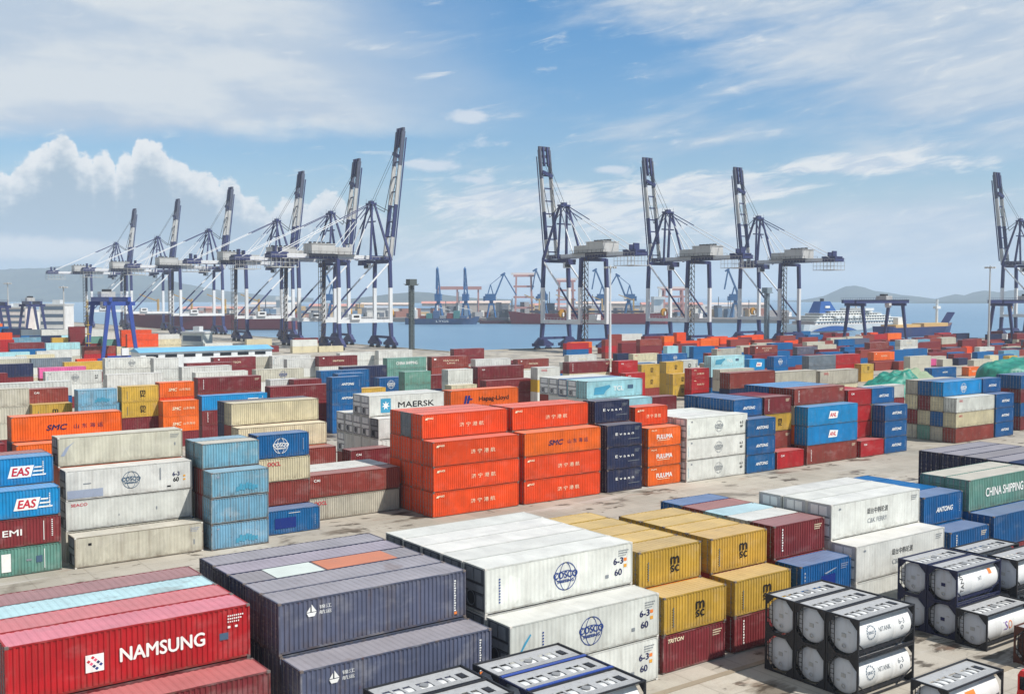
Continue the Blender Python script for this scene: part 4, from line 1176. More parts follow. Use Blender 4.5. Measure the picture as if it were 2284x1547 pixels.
# ------------------------------------------------------------------ ship-to-shore cranes
def sts(boom=54.5, apex=62.0):
    """x towards the water, y along the rails, waterside rail at x = 0, landside at x = -30"""
    t = obj('quay_crane', None)
    YS, XL, ZG = 8.0, -28.0, 42.0
    for x in (0.0, XL):
        for s in (-1, 1):
            y = s * YS
            b = MB()
            b.beam((x, y + s * .9, 3.2), (x, y, 12.4), 1.3, 1.5, 0, 1.6, 1.8, side=(0, 1, 0))
            b.beam((x, y, 12.4), (x, y, 29.5), 1.45, 1.6, 1, side=(0, 1, 0))
            b.beam((x, y, 29.5), (x, y - s * .6, ZG + .8), 1.45, 1.6, 0, side=(0, 1, 0))
            obj('leg', b.mesh('crane_leg', [M_NAVY, M_WHITE]), t)
            b = MB()
            b.prism([(0, 0)] * 0 or [(x - .8, y - 6.0), (x + .8, y - 6.0), (x + .8, y + 6.0), (x - .8, y + 6.0)], 1.5, 2.9)
            for q in (-1, 1):
                b.hexa([(x - .6, y + q * 3.4 - 1.9, .9), (x + .6, y + q * 3.4 - 1.9, .9), (x + .6, y + q * 3.4 + 1.9, .9), (x - .6, y + q * 3.4 + 1.9, .9), (x - .6, y + q * 3.4 - .5, 1.5), (x + .6, y + q * 3.4 - .5, 1.5), (x + .6, y + q * 3.4 + .5, 1.5), (x - .6, y + q * 3.4 + .5, 1.5)])
                for w in (-1.5, -.5, .5, 1.5): b.tube((x - .35, y + q * 3.4 + w, .42), (x + .35, y + q * 3.4 + w, .42), .42, 10, 1)
            b.hexa([(x - .9, y - 5.0, 2.9), (x + .9, y - 5.0, 2.9), (x + .9, y + 5.0, 2.9), (x - .9, y + 5.0, 2.9), (x - .9, y + s * .9 - 1.3, 5.6), (x + .9, y + s * .9 - 1.3, 5.6), (x + .9, y + s * .9 + 1.3, 5.6), (x - .9, y + s * .9 + 1.3, 5.6)])
            obj('bogie', b.mesh('crane_bogie', [M_NAVY, M_STEEL]), t)
        b = MB(); b.box(x - .6, x + .6, -YS - .2, YS + .2, 4.7, 5.9); obj('sill_beam', b.mesh('crane_sill', [M_NAVY]), t)
        b = MB(); b.box(x - .6, x + .6, -YS + .7, YS - .7, ZG - .5, ZG + 1.1); obj('tie_beam', b.mesh('crane_tie', [M_NAVY]), t)
    for s in (-1, 1):
        y = s * YS
        b = MB(); b.box(XL - .7, .7, y - .62, y + .62, 12.6, 14.2)
        for k in range(12): b.box(XL + k * 2.5, XL + k * 2.5 + .07, y - .6, y - .55, 14.2, 15.3)
        b.box(XL, 0, y - .6, y - .55, 15.25, 15.32)
        obj('portal_beam', b.mesh('crane_portal', [M_WHITE]), t)
        b = MB(); b.tube((-.3, y - s * .5, ZG - .3), (-13, y - s * .2, 29.2), .46, 8, 1); b.tube((-13, y - s * .2, 29.2), (XL + .6, y, 14.3), .46, 8, 0)
        obj('diagonal_brace', b.mesh('crane_brace', [M_NAVY, M_WHITE]), t)
    b = MB()
    for s in (-1, 1):
        y = s * 3.0
        for x0, x1, m in ((-60, -52, 0), (-52, -41, 1), (-41, -26, 0), (-26, -8, 1), (-8, 2.2, 0)): b.box(x0, x1, y - .55, y + .55, ZG + 1.2, ZG + 3.2, m)
        b.box(-60, 2, y + s * .6, y + s * 1.5, ZG + 1.3, ZG + 1.42, 0)
        for k in range(31): b.box(-60 + k * 2, -60 + k * 2 + .06, y + s * 1.42, y + s * 1.48, ZG + 1.42, ZG + 2.6, 2)
        b.box(-60, 2, y + s * 1.42, y + s * 1.5, ZG + 2.5, ZG + 2.66, 2)
    for x in (-60, -48, -36, -24, -12, -2): b.box(x, x + .5, -2.4, 2.4, ZG + 1.4, ZG + 2.8, 0)
    obj('girder', b.mesh('crane_girder', [M_NAVY, M_WHITE, M_GREYW]), t)
    b = MB(); b.box(-40, -28, -4.6, 4.6, ZG + 3.3, ZG + 8.0, 1); b.box(-40.3, -27.7, -4.9, 4.9, ZG + 8.0, ZG + 8.3, 1)
    b.box(-42, -17, -5.4, 5.4, ZG + 3.22, ZG + 3.3, 2)
    b.box(-27.6, -18.5, -4.0, 4.0, ZG + 3.3, ZG + 6.8, 1)
    for k in range(9):
        for q in (-5.3, 5.3): b.box(-42 + k * 3.1, -41.9 + k * 3.1, q - .05, q + .05, ZG + 3.3, ZG + 4.6, 2)
    for q in (-5.3, 5.3): b.box(-42, -17, q - .05, q + .05, ZG + 4.5, ZG + 4.6, 2)
    for k in range(5): b.box(-39 + k * 2.3, -38.4 + k * 2.3, -1.0, 1.0, ZG + 8.3, ZG + 9.2, 2)
    obj('machinery_house', b.mesh('crane_house', [M_WHITE, M_GREYW, M_STEEL]), t)
    b = MB(); AX, AZ = -6.0, ZG + apex - 42 + 6.5
    for s in (-1, 1):
        b.beam((1.0, s * (YS - .8), ZG + .8), (AX + .6, s * 2.2, AZ), 1.0, 1.1, 0, .8, .8, side=(0, 1, 0))
        b.beam((-10.5, s * (YS - .8), ZG + 1.0), (AX - .6, s * 2.2, AZ), .8, .9, 0, .7, .7, side=(0, 1, 0))
    b.box(AX - 1.5, AX + 1.5, -2.9, 2.9, AZ - .3, AZ + .5); b.box(AX - 1.0, AX + 1.0, -1.2, 1.2, AZ + .5, AZ + 1.5)
    b.box(AX - .3, AX + .3, -4.2, 4.2, AZ - 9, AZ - 8.4)
    for s in (-1, 1): b.tube((AX + s * 1.3, 2.6, AZ + .5), (AX + s * 1.3, 2.6, AZ + 2.4), .06, 5); b.tube((AX + s * 1.3, -2.6, AZ + .5), (AX + s * 1.3, -2.6, AZ + 2.4), .06, 5)
    obj('a_frame', b.mesh('crane_a_frame', [M_NAVY]), t)
    for s in (-1, 1):
        for xb in (-56.0, -28.0):
            b = MB(); p = Vector((AX - .5, s * 1.9, AZ)); q = Vector((xb, s * 3.0, ZG + 3.2)); m1 = p.lerp(q, .32)
            b.tube(p, m1, .23, 6, 0); b.tube(m1, q, .19, 6, 1)
            obj('backstay', b.mesh('crane_backstay', [M_NAVY, M_WHITE]), t)
        b = MB(); q = Vector((-17.0, s * 3.4, ZG + 3.3)); p = Vector((AX, s * 2.0, AZ - 2)); m1 = p.lerp(q, .45)
        b.tube(p, m1, .3, 6, 0); b.tube(m1, q, .3, 6, 1); obj('stay_strut', b.mesh('crane_strut', [M_NAVY, M_WHITE]), t)
    # boom luffed almost upright
    a = math.radians(83); d = Vector((math.cos(a), 0, math.sin(a))); n_ = Vector((math.sin(a), 0, -math.cos(a))); base = Vector((3.0, 0, ZG + 1.6))
    b = MB(); segs = ((0, .17, 1), (.17, .42, 0), (.42, .72, 1), (.72, .985, 3))
    for s in (-1, 1):
        for f0, f1, m in segs:
            p, q = base + d * boom * f0 + Vector((0, s * 2.9, 0)), base + d * boom * f1 + Vector((0, s * 2.9, 0))
            b.beam(p, q, .9, 1.9, m, side=(0, 1, 0))
        p0 = base + d * 2 + n_ * 1.3 + Vector((0, s * 3.9, 0)); b.beam(p0, p0 + d * (boom - 6), .12, .7, 0, side=(0, 1, 0))
    for k in range(9):
        f = .06 + k * .115; p = base + d * boom * f
        b.beam(p + Vector((0, -2.5, 0)), p + Vector((0, 2.5, 0)), .5, .6, 0)
    for k in range(18):
        p = base + d * (2 + k * (boom - 8) / 18) - n_ * 1.25
        b.beam(p + Vector((0, -2.9, 0)), p + d * 2.4 + Vector((0, -2.0, 0)), .14, .14, 2)
    tip = base + d * boom
    b.beam(tip - d * 9 + Vector((0, -1.2, 0)) - n_ * .8, tip + d * .5 + Vector((0, -1.2, 0)) - n_ * .6, .8, 1.2, 0, side=(0, 1, 0)); b.beam(tip - d * 9 + Vector((0, 1.2, 0)) - n_ * .8, tip + d * .5 + Vector((0, 1.2, 0)) - n_ * .6, .8, 1.2, 0, side=(0, 1, 0))
    b.beam(tip + Vector((0, -3.3, 0)), tip + Vector((0, 3.3, 0)), 1.1, 1.7, 3); b.beam(tip - d * 4 + Vector((0, -2.6, 0)), tip - d * 4 + Vector((0, 2.6, 0)), .9, 1.4, 3)
    b.beam(tip - d * 14 + Vector((0, -2.9, 0)) - n_ * 1.2, tip - d * 12 + Vector((0, 2.9, 0)) - n_ * 1.2, 1.2, 1.6, 0)
    obj('boom', b.mesh('crane_boom', [M_NAVY, M_GREYW, M_STEEL, M_TIP]), t)
    for s in (-1, 1):
        b = MB(); k1 = base + d * boom * .36 - n_ * 3.2 + Vector((0, s * 2.2, 0)); k2 = base + d * boom * .62 - n_ * 1.2 + Vector((0, s * 2.6, 0))
        b.tube((AX + .8, s * 2.0, AZ), k1, .18, 5, 0); b.tube(k1, k2, .16, 5, 0)
        b.tube((AX + .8, s * 1.2, AZ + .8), base + d * boom * .86 - n_ * 1.2 + Vector((0, s * 1.4, 0)), .09, 5, 0)
        obj('forestay', b.mesh('crane_forestay', [M_STEEL]), t)
    b = MB(); b.box(-9.5, -7.0, -1.3, 1.3, ZG - 3.2, ZG - .6, 0); b.box(-9.56, -8.6, -1.36, 1.36, ZG - 2.8, ZG - 1.2, 1); b.box(-12, -6, -2.6, 2.6, ZG - .5, ZG + .9, 2); b.box(-12.5, -9.8, -2, 2, ZG - 1.6, ZG - .5, 2)
    obj('trolley_cab', b.mesh('crane_cab', [M_WHITE, M_GLASS, M_NAVY]), t)
    b = MB()
    for y in (-4.2, 4.2):
        for k in range(7): b.box(-60 + k * 2.2, -59.85 + k * 2.2, y - .07, y + .07, ZG - 3, ZG + 1.2)
        b.box(-60, -46.6, y - .1, y + .1, ZG - 3.2, ZG - 2.9); b.box(-60, -46.6, y - .07, y + .07, ZG - 1.0, ZG - .85)
    b.box(-60, -46.6, -4.2, 4.2, ZG - 3.1, ZG - 2.95)
    b.box(-57, -56.2, -1.6, 1.6, ZG + 3.2, ZG + 6.8, 1); b.box(-54.4, -53.6, -1.6, 1.6, ZG + 3.2, ZG + 6.2, 1); b.box(-59.5, -51, -3.0, 3.0, ZG + 3.2, ZG + 4.0, 1)
    obj('maintenance_platform', b.mesh('crane_platform', [M_GREYW, M_NAVY]), t)
    b = MB(); x, y = XL - 1.6, YS - 1.2
    for q in ((-1.1, -1.1), (1.1, -1.1), (1.1, 1.1), (-1.1, 1.1)): b.box(x + q[0] - .1, x + q[0] + .1, y + q[1] - .1, y + q[1] + .1, 3, ZG + 1)
    for k in range(15):
        z = 3.4 + k * 2.6
        b.box(x - 1.15, x + 1.15, y - 1.15, y + 1.15, z, z + .12); b.beam((x - 1, y - 1.05, z), (x + 1, y - 1.05, z + 2.6), .35, .12); b.beam((x + 1.05, y + 1, z), (x + 1.05, y - 1, z + 2.6), .35, .12)
    obj('stair_tower', b.mesh('crane_stairs', [M_RUST]), t)
    b = MB(); b.lathe([(-.5, .3), (-.5, 2.1), (.5, 2.1), (.5, .3)], 20, 0, 'x', (1.9, -YS + 2.6, 17.0)); b.box(.7, 1.5, -YS + 2.2, -YS + 3.0, 15.5, 17.5, 1)
    obj('cable_reel', b.mesh('crane_reel', [M_YEL, M_WHITE]), t)
    b = MB(); b.box(-22, -17, -YS - 1.6, -YS + 1.6, 14.25, 16.8, 0); b.box(-21, -18, -YS - 1.65, -YS - 1.55, 15.2, 16.2, 1)
    obj('switch_room', b.mesh('crane_switch_room', [M_WHITE, M_STEEL]), t)
    return t
CG = 'ship-to-shore cranes lining the two quays'
proto = sts(54.2); protoA = sts(65.0, 64.0)
QL, QR = 256.0, 399.0
protoA.location = (QL, 459, 0); tag(protoA, 'tallest navy and white quay crane, nearest of the left row, boom raised', 'crane', CG)
for i, (v, lab) in enumerate(((503, 'navy and white quay crane directly behind the tallest one, boom raised'), (572, 'third quay crane from the front of the left row, boom raised'), (682, 'fourth quay crane from the front of the left row, boom raised'),
                              (788, 'second farthest quay crane of the left row, boom raised'), (896, 'farthest and palest quay crane, far end of the left row'))):
    o = proto if i == 0 else copy_tree(proto)
    o.location = (QL, v, 0); tag(o, lab, 'crane', CG)
for u, v, sc, lab in ((318, QR, 1, 'quay crane beside the thin white lamp mast, first of the right row'), (387, QR, 1, 'middle quay crane of the three on the right'), (457, QR, 1, 'quay crane left of the white ferry, boom raised'),
                  (623, 339, 1.03, 'quay crane cut by the right edge of the view')):
    o = copy_tree(proto); o.location = (u, v, 0); o.scale = (1, 1, sc); o.rotation_euler = (0, 0, PI / 2); tag(o, lab, 'crane', CG)

# ------------------------------------------------------------------ yard gantries
def gantry(span, base, h, over, mats):
    """span along x, wheel base along y"""
    t = obj('yard_gantry', None); l = span / 2
    for sx in (-1, 1):
        for sy in (-1, 1):
            b = MB(); b.beam((sx * l, sy * base / 2, 1.2), (sx * l, sy * (base / 2 - 2.6), h - 2.2), 1.0, 1.2, 0, 1.3, 1.5, side=(1, 0, 0)); obj('leg', b.mesh('gantry_leg', [mats]), t)
            b = MB(); b.box(sx * l - .5, sx * l + .5, sy * base / 2 - 1.8, sy * base / 2 + 1.8, .9, 1.7)
            for q in (-1.0, 1.0): b.tube((sx * l - .3, sy * base / 2 + q, .75), (sx * l + .3, sy * base / 2 + q, .75), .75, 14, 1)
            obj('wheel_set', b.mesh('gantry_wheels', [mats, M_TIRE]), t)
        b = MB(); b.box(sx * l - .55, sx * l + .55, -base / 2 + .6, base / 2 - .6, h - 2.4, h - .9); obj('end_beam', b.mesh('gantry_end', [mats]), t)
        b = MB(); b.box(sx * l - .45, sx * l + .45, -base / 2 + 1.8, base / 2 - 1.8, 1.72, 2.5); obj('sill_beam', b.mesh('gantry_sill', [mats]), t)
    for sy in (-1, 1):
        b = MB(); y = sy * (base / 2 - 3.0); b.box(-l - over, l + over, y - .6, y + .6, h - .9, h + .9)
        for k in range(int((span + 2 * over) / 2)): b.box(-l - over + k * 2, -l - over + k * 2 + .06, y + sy * .9, y + sy * .96, h + .9, h + 2.0)
        b.box(-l - over, l + over, y + sy * .9, y + sy * .96, h + 1.95, h + 2.02); b.box(-l - over, l + over, y + sy * .6, y + sy * 1.0, h + .84, h + .9)
        obj('main_girder', b.mesh('gantry_girder', [mats]), t)
    b = MB(); b.box(l * .25, l * .25 + 5.5, -base / 2 + 3.8, base / 2 - 3.8, h + .95, h + 3.0, 0); b.box(l * .25 + 1, l * .25 + 4, -1.5, 1.5, h + 3.0, h + 4.0, 1); b.box(l * .25 + 5.6, l * .25 + 7.8, -1.2, 1.2, h - 3.4, h - .6, 2)
    obj('trolley', b.mesh('gantry_trolley', [M_GREYW, M_STEEL, M_WHITE]), t)
    b = MB(); b.box(-l - .9, -l + .6, -base / 2 + 3.4, -base / 2 + 6, 2.6, 5.4); obj('power_pack', b.mesh('gantry_power', [M_WHITE]), t)
    return t
GG = 'yard gantry cranes over the container rows'
M_GRT2 = simple('gantry_navy', (50, 60, 106), 0.5, 0, .15, .2, .2)
g1 = gantry(23.0, 13.0, 24.2, 1.5, M_BLUEG); g1.location = (117, 428, 0); g1.rotation_euler = (0, 0, PI / 2); tag(g1, 'bright blue yard gantry crane on splayed legs, left of the quay cranes', 'crane', GG)
b = MB()
for k in range(6): b.box(-14.5, -12.5, 5 + .2 * k, 7.0, 3 + k * 3.6, 3.3 + k * 3.6)
b.box(-14.4, -14.2, 6.0, 6.2, 2, 24); b.box(-12.8, -12.6, 6.0, 6.2, 2, 24)
obj('access_ladder', b.mesh('gantry_ladder', [simple('ladder_yellow', (190, 160, 66), .6, 0, .2, .5, .3)]), g1, (24, 0, 0))
g2 = gantry(36.0, 14.0, 22.6, 5.5, M_GRT2); g2.location = (*at(1953, 566), 0); tag(g2, 'navy rail gantry crane in front of the white ferry', 'crane', GG)
g3 = copy_tree(g2); g3.location = (*at(2272, 572), 0); tag(g3, 'navy rail gantry crane cut by the right edge', 'crane', GG)
g4 = gantry(20, 12, 21.5, 1.0, M_GRT2); g4.location = (*at(72, 640), 0); g4.rotation_euler = (0, 0, PI / 2); tag(g4, 'dark far yard gantry in front of the white office blocks', 'crane', GG)
g5 = copy_tree(g4); g5.location = (*at(-8, 560), 0); tag(g5, 'dark yard gantry cut by the left edge', 'crane', GG)
# ------------------------------------------------------------------ ground and water
m, nt, b_ = newmat('concrete_yard')
g = nt.nodes.new('ShaderNodeNewGeometry'); pos = g.outputs['Position']
x, y, z = sep(nt, pos)
n1 = noise(nt, pos, 0.035, 6, 0.6); n2 = noise(nt, pos, 0.45, 6, 0.65); n3 = noise(nt, stretched(nt, pos, (0.05, 0.16, 1)), 1.0, 6, 0.62, 0.4)
n4 = noise(nt, stretched(nt, pos, (0.22, 0.10, 1)), 1.0, 5, 0.55, 0.3); n5 = noise(nt, pos, 7.0, 3, 0.6)
c = mixc(nt, n1.ss(0.35, 0.65), lin((158, 152, 140)), lin((180, 173, 161)))
c = mixc(nt, n2.ss(0.45, 0.7) * 0.35, c, lin((146, 136, 122)))
def joint(a, per, w):
    q = nt.nodes.new('ShaderNodeMath'); q.operation = 'PINGPONG'; nt.links.new(a.v, q.inputs[0]); q.inputs[1].default_value = per / 2
    return 1.0 - E(nt, q.outputs[0]).ss(w * 0.4, w)
tile = nt.nodes.new('ShaderNodeTexVoronoi'); tile.feature = 'F1'; tile.distance = 'CHEBYCHEV'; tile.inputs['Scale'].default_value = 0.2; tile.inputs['Randomness'].default_value = 0.0
nt.links.new(pos, tile.inputs['Vector']); tc_ = sep(nt, tile.outputs['Color'])[0]
c = mixc(nt, 1.0, c, scalec(nt, (1, 1, 1), 0.90 + tc_ * 0.18), 'MULTIPLY')
c = mixc(nt, joint(x, 5.0, 0.10).mx(joint(y, 5.0, 0.10)) * 0.26, c, lin((104, 96, 86)))
wet = (n3 + n4 * 0.5).ss(0.81, 0.89)
c = mixc(nt, wet * 0.75, c, lin((98, 88, 76)))
n6 = noise(nt, stretched(nt, pos, (0.30, 0.75, 1)), 1.0, 6, 0.62, 0.5)
oil = (n4 * 0.45 + n6 * 0.55 + n3 * 0.15).ss(0.635, 0.69)
c = mixc(nt, oil * 0.85, c, lin((70, 62, 54)))
rust = noise(nt, stretched(nt, pos, (0.11, 0.3, 1)), 1.0, 5, 0.6)
c = mixc(nt, rust.ss(0.61, 0.70) * 0.35, c, lin((140, 104, 84)))
pale = noise(nt, stretched(nt, pos, (0.03, 0.2, 1)), 1.0, 5, 0.6, 0.5)
c = mixc(nt, pale.ss(0.58, 0.64) * 0.45, c, lin((196, 192, 188)))
c = mixc(nt, 1.0, c, scalec(nt, (1, 1, 1), 0.86 + n5 * 0.28), 'MULTIPLY')
nt.links.new(c, b_.inputs['Base Color'])
nt.links.new((0.86 - wet * 0.45).v, b_.inputs['Roughness'])
b_.inputs['Specular IOR Level'].default_value = 0.3
M_YARD = m
PK = 345.0   # quay edge steps back beyond the third right-hand crane
land = [(-2500, -2500), (5000, -2500), (5000, 350), (540, 350), (540, QR + 4), (QL + 4, QR + 4), (QL + 4, 1150), (-400, 1500), (-2500, 2600)]
b = MB(); i0 = len(b.v); b.face([(u, v, 0) for u, v in land])
for k in range(len(land)):
    (u0, v0), (u1, v1) = land[k], land[(k + 1) % len(land)]
    b.face([(u0, v0, 0), (u0, v0, -9), (u1, v1, -9), (u1, v1, 0)])
o = obj('ground', b.mesh('yard_ground', [M_YARD])); o['kind'] = 'structure'; o['label'] = 'stained grey concrete of the container yard'
m, nt, b_ = newmat('harbour_water')
g = nt.nodes.new('ShaderNodeNewGeometry'); pos = g.outputs['Position']
w1 = noise(nt, stretched(nt, pos, (0.5, 0.5, 1)), 0.55, 6, 0.65); w2 = noise(nt, pos, 0.012, 4, 0.5)
nt.links.new(mixc(nt, w2, lin((92, 126, 154)), lin((118, 152, 176))), b_.inputs['Base Color'])
b_.inputs['Roughness'].default_value = 0.34; b_.inputs['Specular IOR Level'].default_value = 0.4
bp = nt.nodes.new('ShaderNodeBump'); bp.inputs['Strength'].default_value = 0.8; bp.inputs['Distance'].default_value = 0.8
nt.links.new(w1.v, bp.inputs['Height']); nt.links.new(bp.outputs[0], b_.inputs['Normal'])
b = MB(); b.face([(-16000, -4000, -4), (26000, -4000, -4), (26000, 26000, -4), (-16000, 26000, -4)])
o = obj('water', b.mesh('harbour_water', [m])); o['kind'] = 'structure'; o['label'] = 'blue harbour basin beyond the quays'
# crane rails and quay kerbs
M_KERB = simple('quay_kerb', (176, 166, 148), .8, 0, .15, .1, .3)
def strip(name, x0, x1, y0, y1, z0, z1, mt, lab):
    b = MB(); b.box(x0, x1, y0, y1, z0, z1); q = obj(name, b.mesh(name, [mt])); q['kind'] = 'structure'; q['label'] = lab
strip('kerb', QL + 3.2, QL + 4.2, QR + 4.2, 1150, -.8, .35, M_KERB, 'pale kerb along the left quay edge')
strip('kerb', QL + 4.2, 540, QR + 3.2, QR + 4.2, -.8, .35, M_KERB, 'pale kerb along the right quay edge')
M_RAIL = simple('rail_steel', (92, 84, 78), .5, .5, .2, .2, .3)
for xx in (QL, QL - 28): strip('rail', xx - .08, xx + .08, QR - 40, 1100, .004, .06, M_RAIL, ('waterside' if xx == QL else 'landside') + ' crane rail on the left quay')
for yy in (QR, QR - 28): strip('rail', QL + 20, 520, yy - .08, yy + .08, .004, .06, M_RAIL, ('waterside' if yy == QR else 'landside') + ' crane rail on the right quay')
# runway beams for the foreground tank stand
for v0 in (47.6, 36.9): strip('rail', 20, 110, v0, v0 + .5, .004, .05, simple('gantry_runway', (150, 138, 120), .8, 0, .2, .5, .4), 'concrete gantry runway strip %s the foreground tanks' % ('behind' if v0 > 40 else 'in front of'))

# ------------------------------------------------------------------ hills
M_HILL, nt, b_ = newmat('wooded_hillside')
v_, oi, oc = objcoord(nt, 0)
hn = noise(nt, v_, 0.006, 7, 0.65); hn2 = noise(nt, v_, 0.03, 5, 0.6)
nt.links.new(mixc(nt, (hn * 0.7 + hn2 * 0.3).ss(0.4, 0.62), lin((34, 54, 52)), lin((66, 78, 70))), b_.inputs['Base Color']); b_.inputs['Roughness'].default_value = .95
def hills(name, dist, prof, depth, lab, seed):
    rr = random.Random(seed); rows = []
    P = []
    for k in range(len(prof) - 1):
        (xa, ya), (xb, yb) = prof[k], prof[k + 1]; n = max(2, int(abs(xb - xa) / 8))
        for j in range(n):
            f = j / n; P.append((xa + (xb - xa) * f, ya + (yb - ya) * f))
    P.append(prof[-1])
    for s in (-1, -.8, -.62, -.45, -.3, -.15, 0, .3, 1):
        row = []
        for px, py in P:
            d = dist + s * depth; x, y = at(px, dist); dirv = Vector((x, y, 0)).normalized(); xx, yy = x + dirv.x * s * depth, y + dirv.y * s * depth
            zt = up(py, dist)
            e = (1 - abs(s)) ** 1.15
            zz = -6 + (zt + 6) * e * (1 + (rr.uniform(-.10, .10) if 0 < abs(s) < 1 else rr.uniform(-.012, .012)))
            row.append((xx, yy, zz))
        rows.append(row)
    b = MB(); b.grid(rows); q = obj(name, b.mesh(name, [M_HILL], True)); q['kind'] = 'structure'; q['label'] = lab
hills('hills', 6500, [(-500, 610), (-250, 592), (-60, 602), (0, 601), (50, 598), (95, 598), (130, 594), (165, 591), (200, 594), (260, 602), (330, 614), (410, 632), (500, 648), (600, 658), (700, 664)], 1300, 'hazy blue-green ridge behind the left quay', 1)
hills('hills', 5200, [(760, 668), (830, 660), (880, 654), (930, 650), (960, 652), (1000, 658), (1060, 664), (1140, 667)], 700, 'low hazy hill beyond the port in the centre', 2)
hills('hills', 6200, [(1700, 672), (1790, 668), (1835, 660), (1862, 648), (1886, 638), (1905, 636), (1928, 641), (1950, 648), (1975, 651), (2010, 657), (2050, 661), (2085, 666), (2108, 660), (2130, 655), (2150, 658), (2170, 651), (2195, 647), (2225, 651), (2260, 646), (2300, 648), (2400, 640), (2600, 650)], 1100, 'hazy mountain ridge behind the ferry and right gantry', 3)
hills('hills', 4600, [(1980, 676), (2060, 672), (2130, 671), (2220, 670), (2330, 668), (2500, 670)], 500, 'low far shore under the right-hand mountains', 4)

# ------------------------------------------------------------------ far port
M_SHORE = simple('far_quay_concrete', (128, 122, 118), .85, 0, .15, .02, .3)
P0, P1 = at(430, 1235), at(1720, 1120)
def quadz(name, pts, z0, z1, mt):
    b = MB(); b.prism(pts, z0, z1); return obj(name, b.mesh(name, [mt]))
o = quadz('far_quay', [at(430, 1240), at(1760, 1150), at(1760, 1900), at(430, 2100)], -8, .5, M_SHORE); o['kind'] = 'structure'; o['label'] = 'far quay across the basin'
def axis_box(name, px0, px1, d, z0, z1, depth, mt, dd=0):
    """long box lying across the view at its true distance"""
    a, c = Vector((*at(px0, d), 0)), Vector((*at(px1, d + dd), 0)); n = Vector((a.y - c.y, c.x - a.x, 0)).normalized()
    if n.dot(FWD) < 0: n = -n
    P = [a, c, c + n * depth, a + n * depth]
    b = MB(); b.prism([(p.x, p.y) for p in P], z0, z1); return b
def ship(name, px0, px1, d, hull, zdeck, beam, label, sup, hullm=None, dd=0.0):
    """hull with raked ends and flare along the line px0 (stern) to px1 (bow)"""
    a, c = Vector((*at(px0, d), 0)), Vector((*at(px1, d + dd), 0)); ax = (c - a); L = ax.length; ax.normalize()
    rz = math.atan2(ax.y, ax.x); mid = (a + c) / 2
    t = thing(name, label, 'ship', (mid.x, mid.y, -4), rz)
    b = MB(); secs = []
    for f in (0, .03, .08, .2, .5, .8, .9, .96, 1.0):
        wB = beam * (.42 if f < .02 else (.5 if f < .8 else .5 * max(.06, ((1 - f) / .2) ** .6)))
        wW = wB * (.9 if f < .8 else .75); X = (f - .5) * L; sheer = (2.2 if f > .9 else (1.0 if f < .08 else 0)); rake = (f > .9) * (f - .9) / .1 * 3.0
        secs.append([(X + rake, -wB, zdeck + sheer), (X, -wW, 1.6), (X - rake * .3, -wW * .9, -1), (X - rake * .3, wW * .9, -1), (X, wW, 1.6), (X + rake, wB, zdeck + sheer)])
    nb = len(secs[0])
    for r_ in secs: b.v += r_
    for i in range(len(secs) - 1):
        for k in range(nb):
            j = (k + 1) % nb
            b.f.append((i * nb + k, i * nb + j, (i + 1) * nb + j, (i + 1) * nb + k)[::-1]); b.m.append(0 if k != nb - 1 else 1)
    b.f.append(tuple(range(nb))); b.m.append(0); b.f.append(tuple((len(secs) - 1) * nb + k for k in reversed(range(nb)))); b.m.append(0)
    obj('hull', b.mesh('ship_hull', [hull, M_DECK]), t)
    for nm, bb, mats in sup(L): obj(nm, bb.mesh('ship_' + nm, mats), t)
    return t
M_DECK = simple('ship_deck', (126, 96, 92), .7, 0, .2, .05, .3)
M_REDH = simple('ship_red', (150, 44, 52), .6, 0, .2, .05, .35); M_PURH = simple('ship_maroon', (122, 56, 66), .6, 0, .2, .05, .35); M_BLUH = simple('ship_slate_blue', (58, 84, 122), .6, 0, .15, .05, .3)
M_SHIPW = simple('ship_white', (226, 226, 222), .5, 0, .08, .05, .15); M_NAVH = simple('ship_navy', (40, 54, 104), .5, 0, .15, .05, .2); M_COAL = simple('hatch_dark', (66, 70, 84), .8, 0, .2, .05, .3)
M_OCH = simple('ship_ochre', (204, 168, 108), .6, 0, .15, .1, .2); M_FUN = simple('funnel_blue', (32, 84, 150), .5, 0, .1, .1, .1)
def sup_bulk(L):
    r = []
    for k in range(6): r.append(('hatch_cover', MB().box(-L * .34 + k * L * .125, -L * .34 + k * L * .125 + L * .095, -8, 8, 12, 14.2), [M_COAL]))
    b = MB(); b.box(-L * .46, -L * .40, -11, 11, 12, 26); b.box(-L * .47, -L * .40, -13, 13, 26, 29); b.box(-L * .455, -L * .44, -3, 3, 29, 37)
    r.append(('deckhouse', b, [M_SHIPW]))
    for k in range(4): r.append(('deck_crane', MB().beam((-L * .28 + k * L * .2, 0, 12), (-L * .28 + k * L * .2, 0, 27), 1.6).beam((-L * .28 + k * L * .2, 0, 25), (-L * .28 + k * L * .2 + 16, 0, 31), .9), [M_OCH]))
    return r
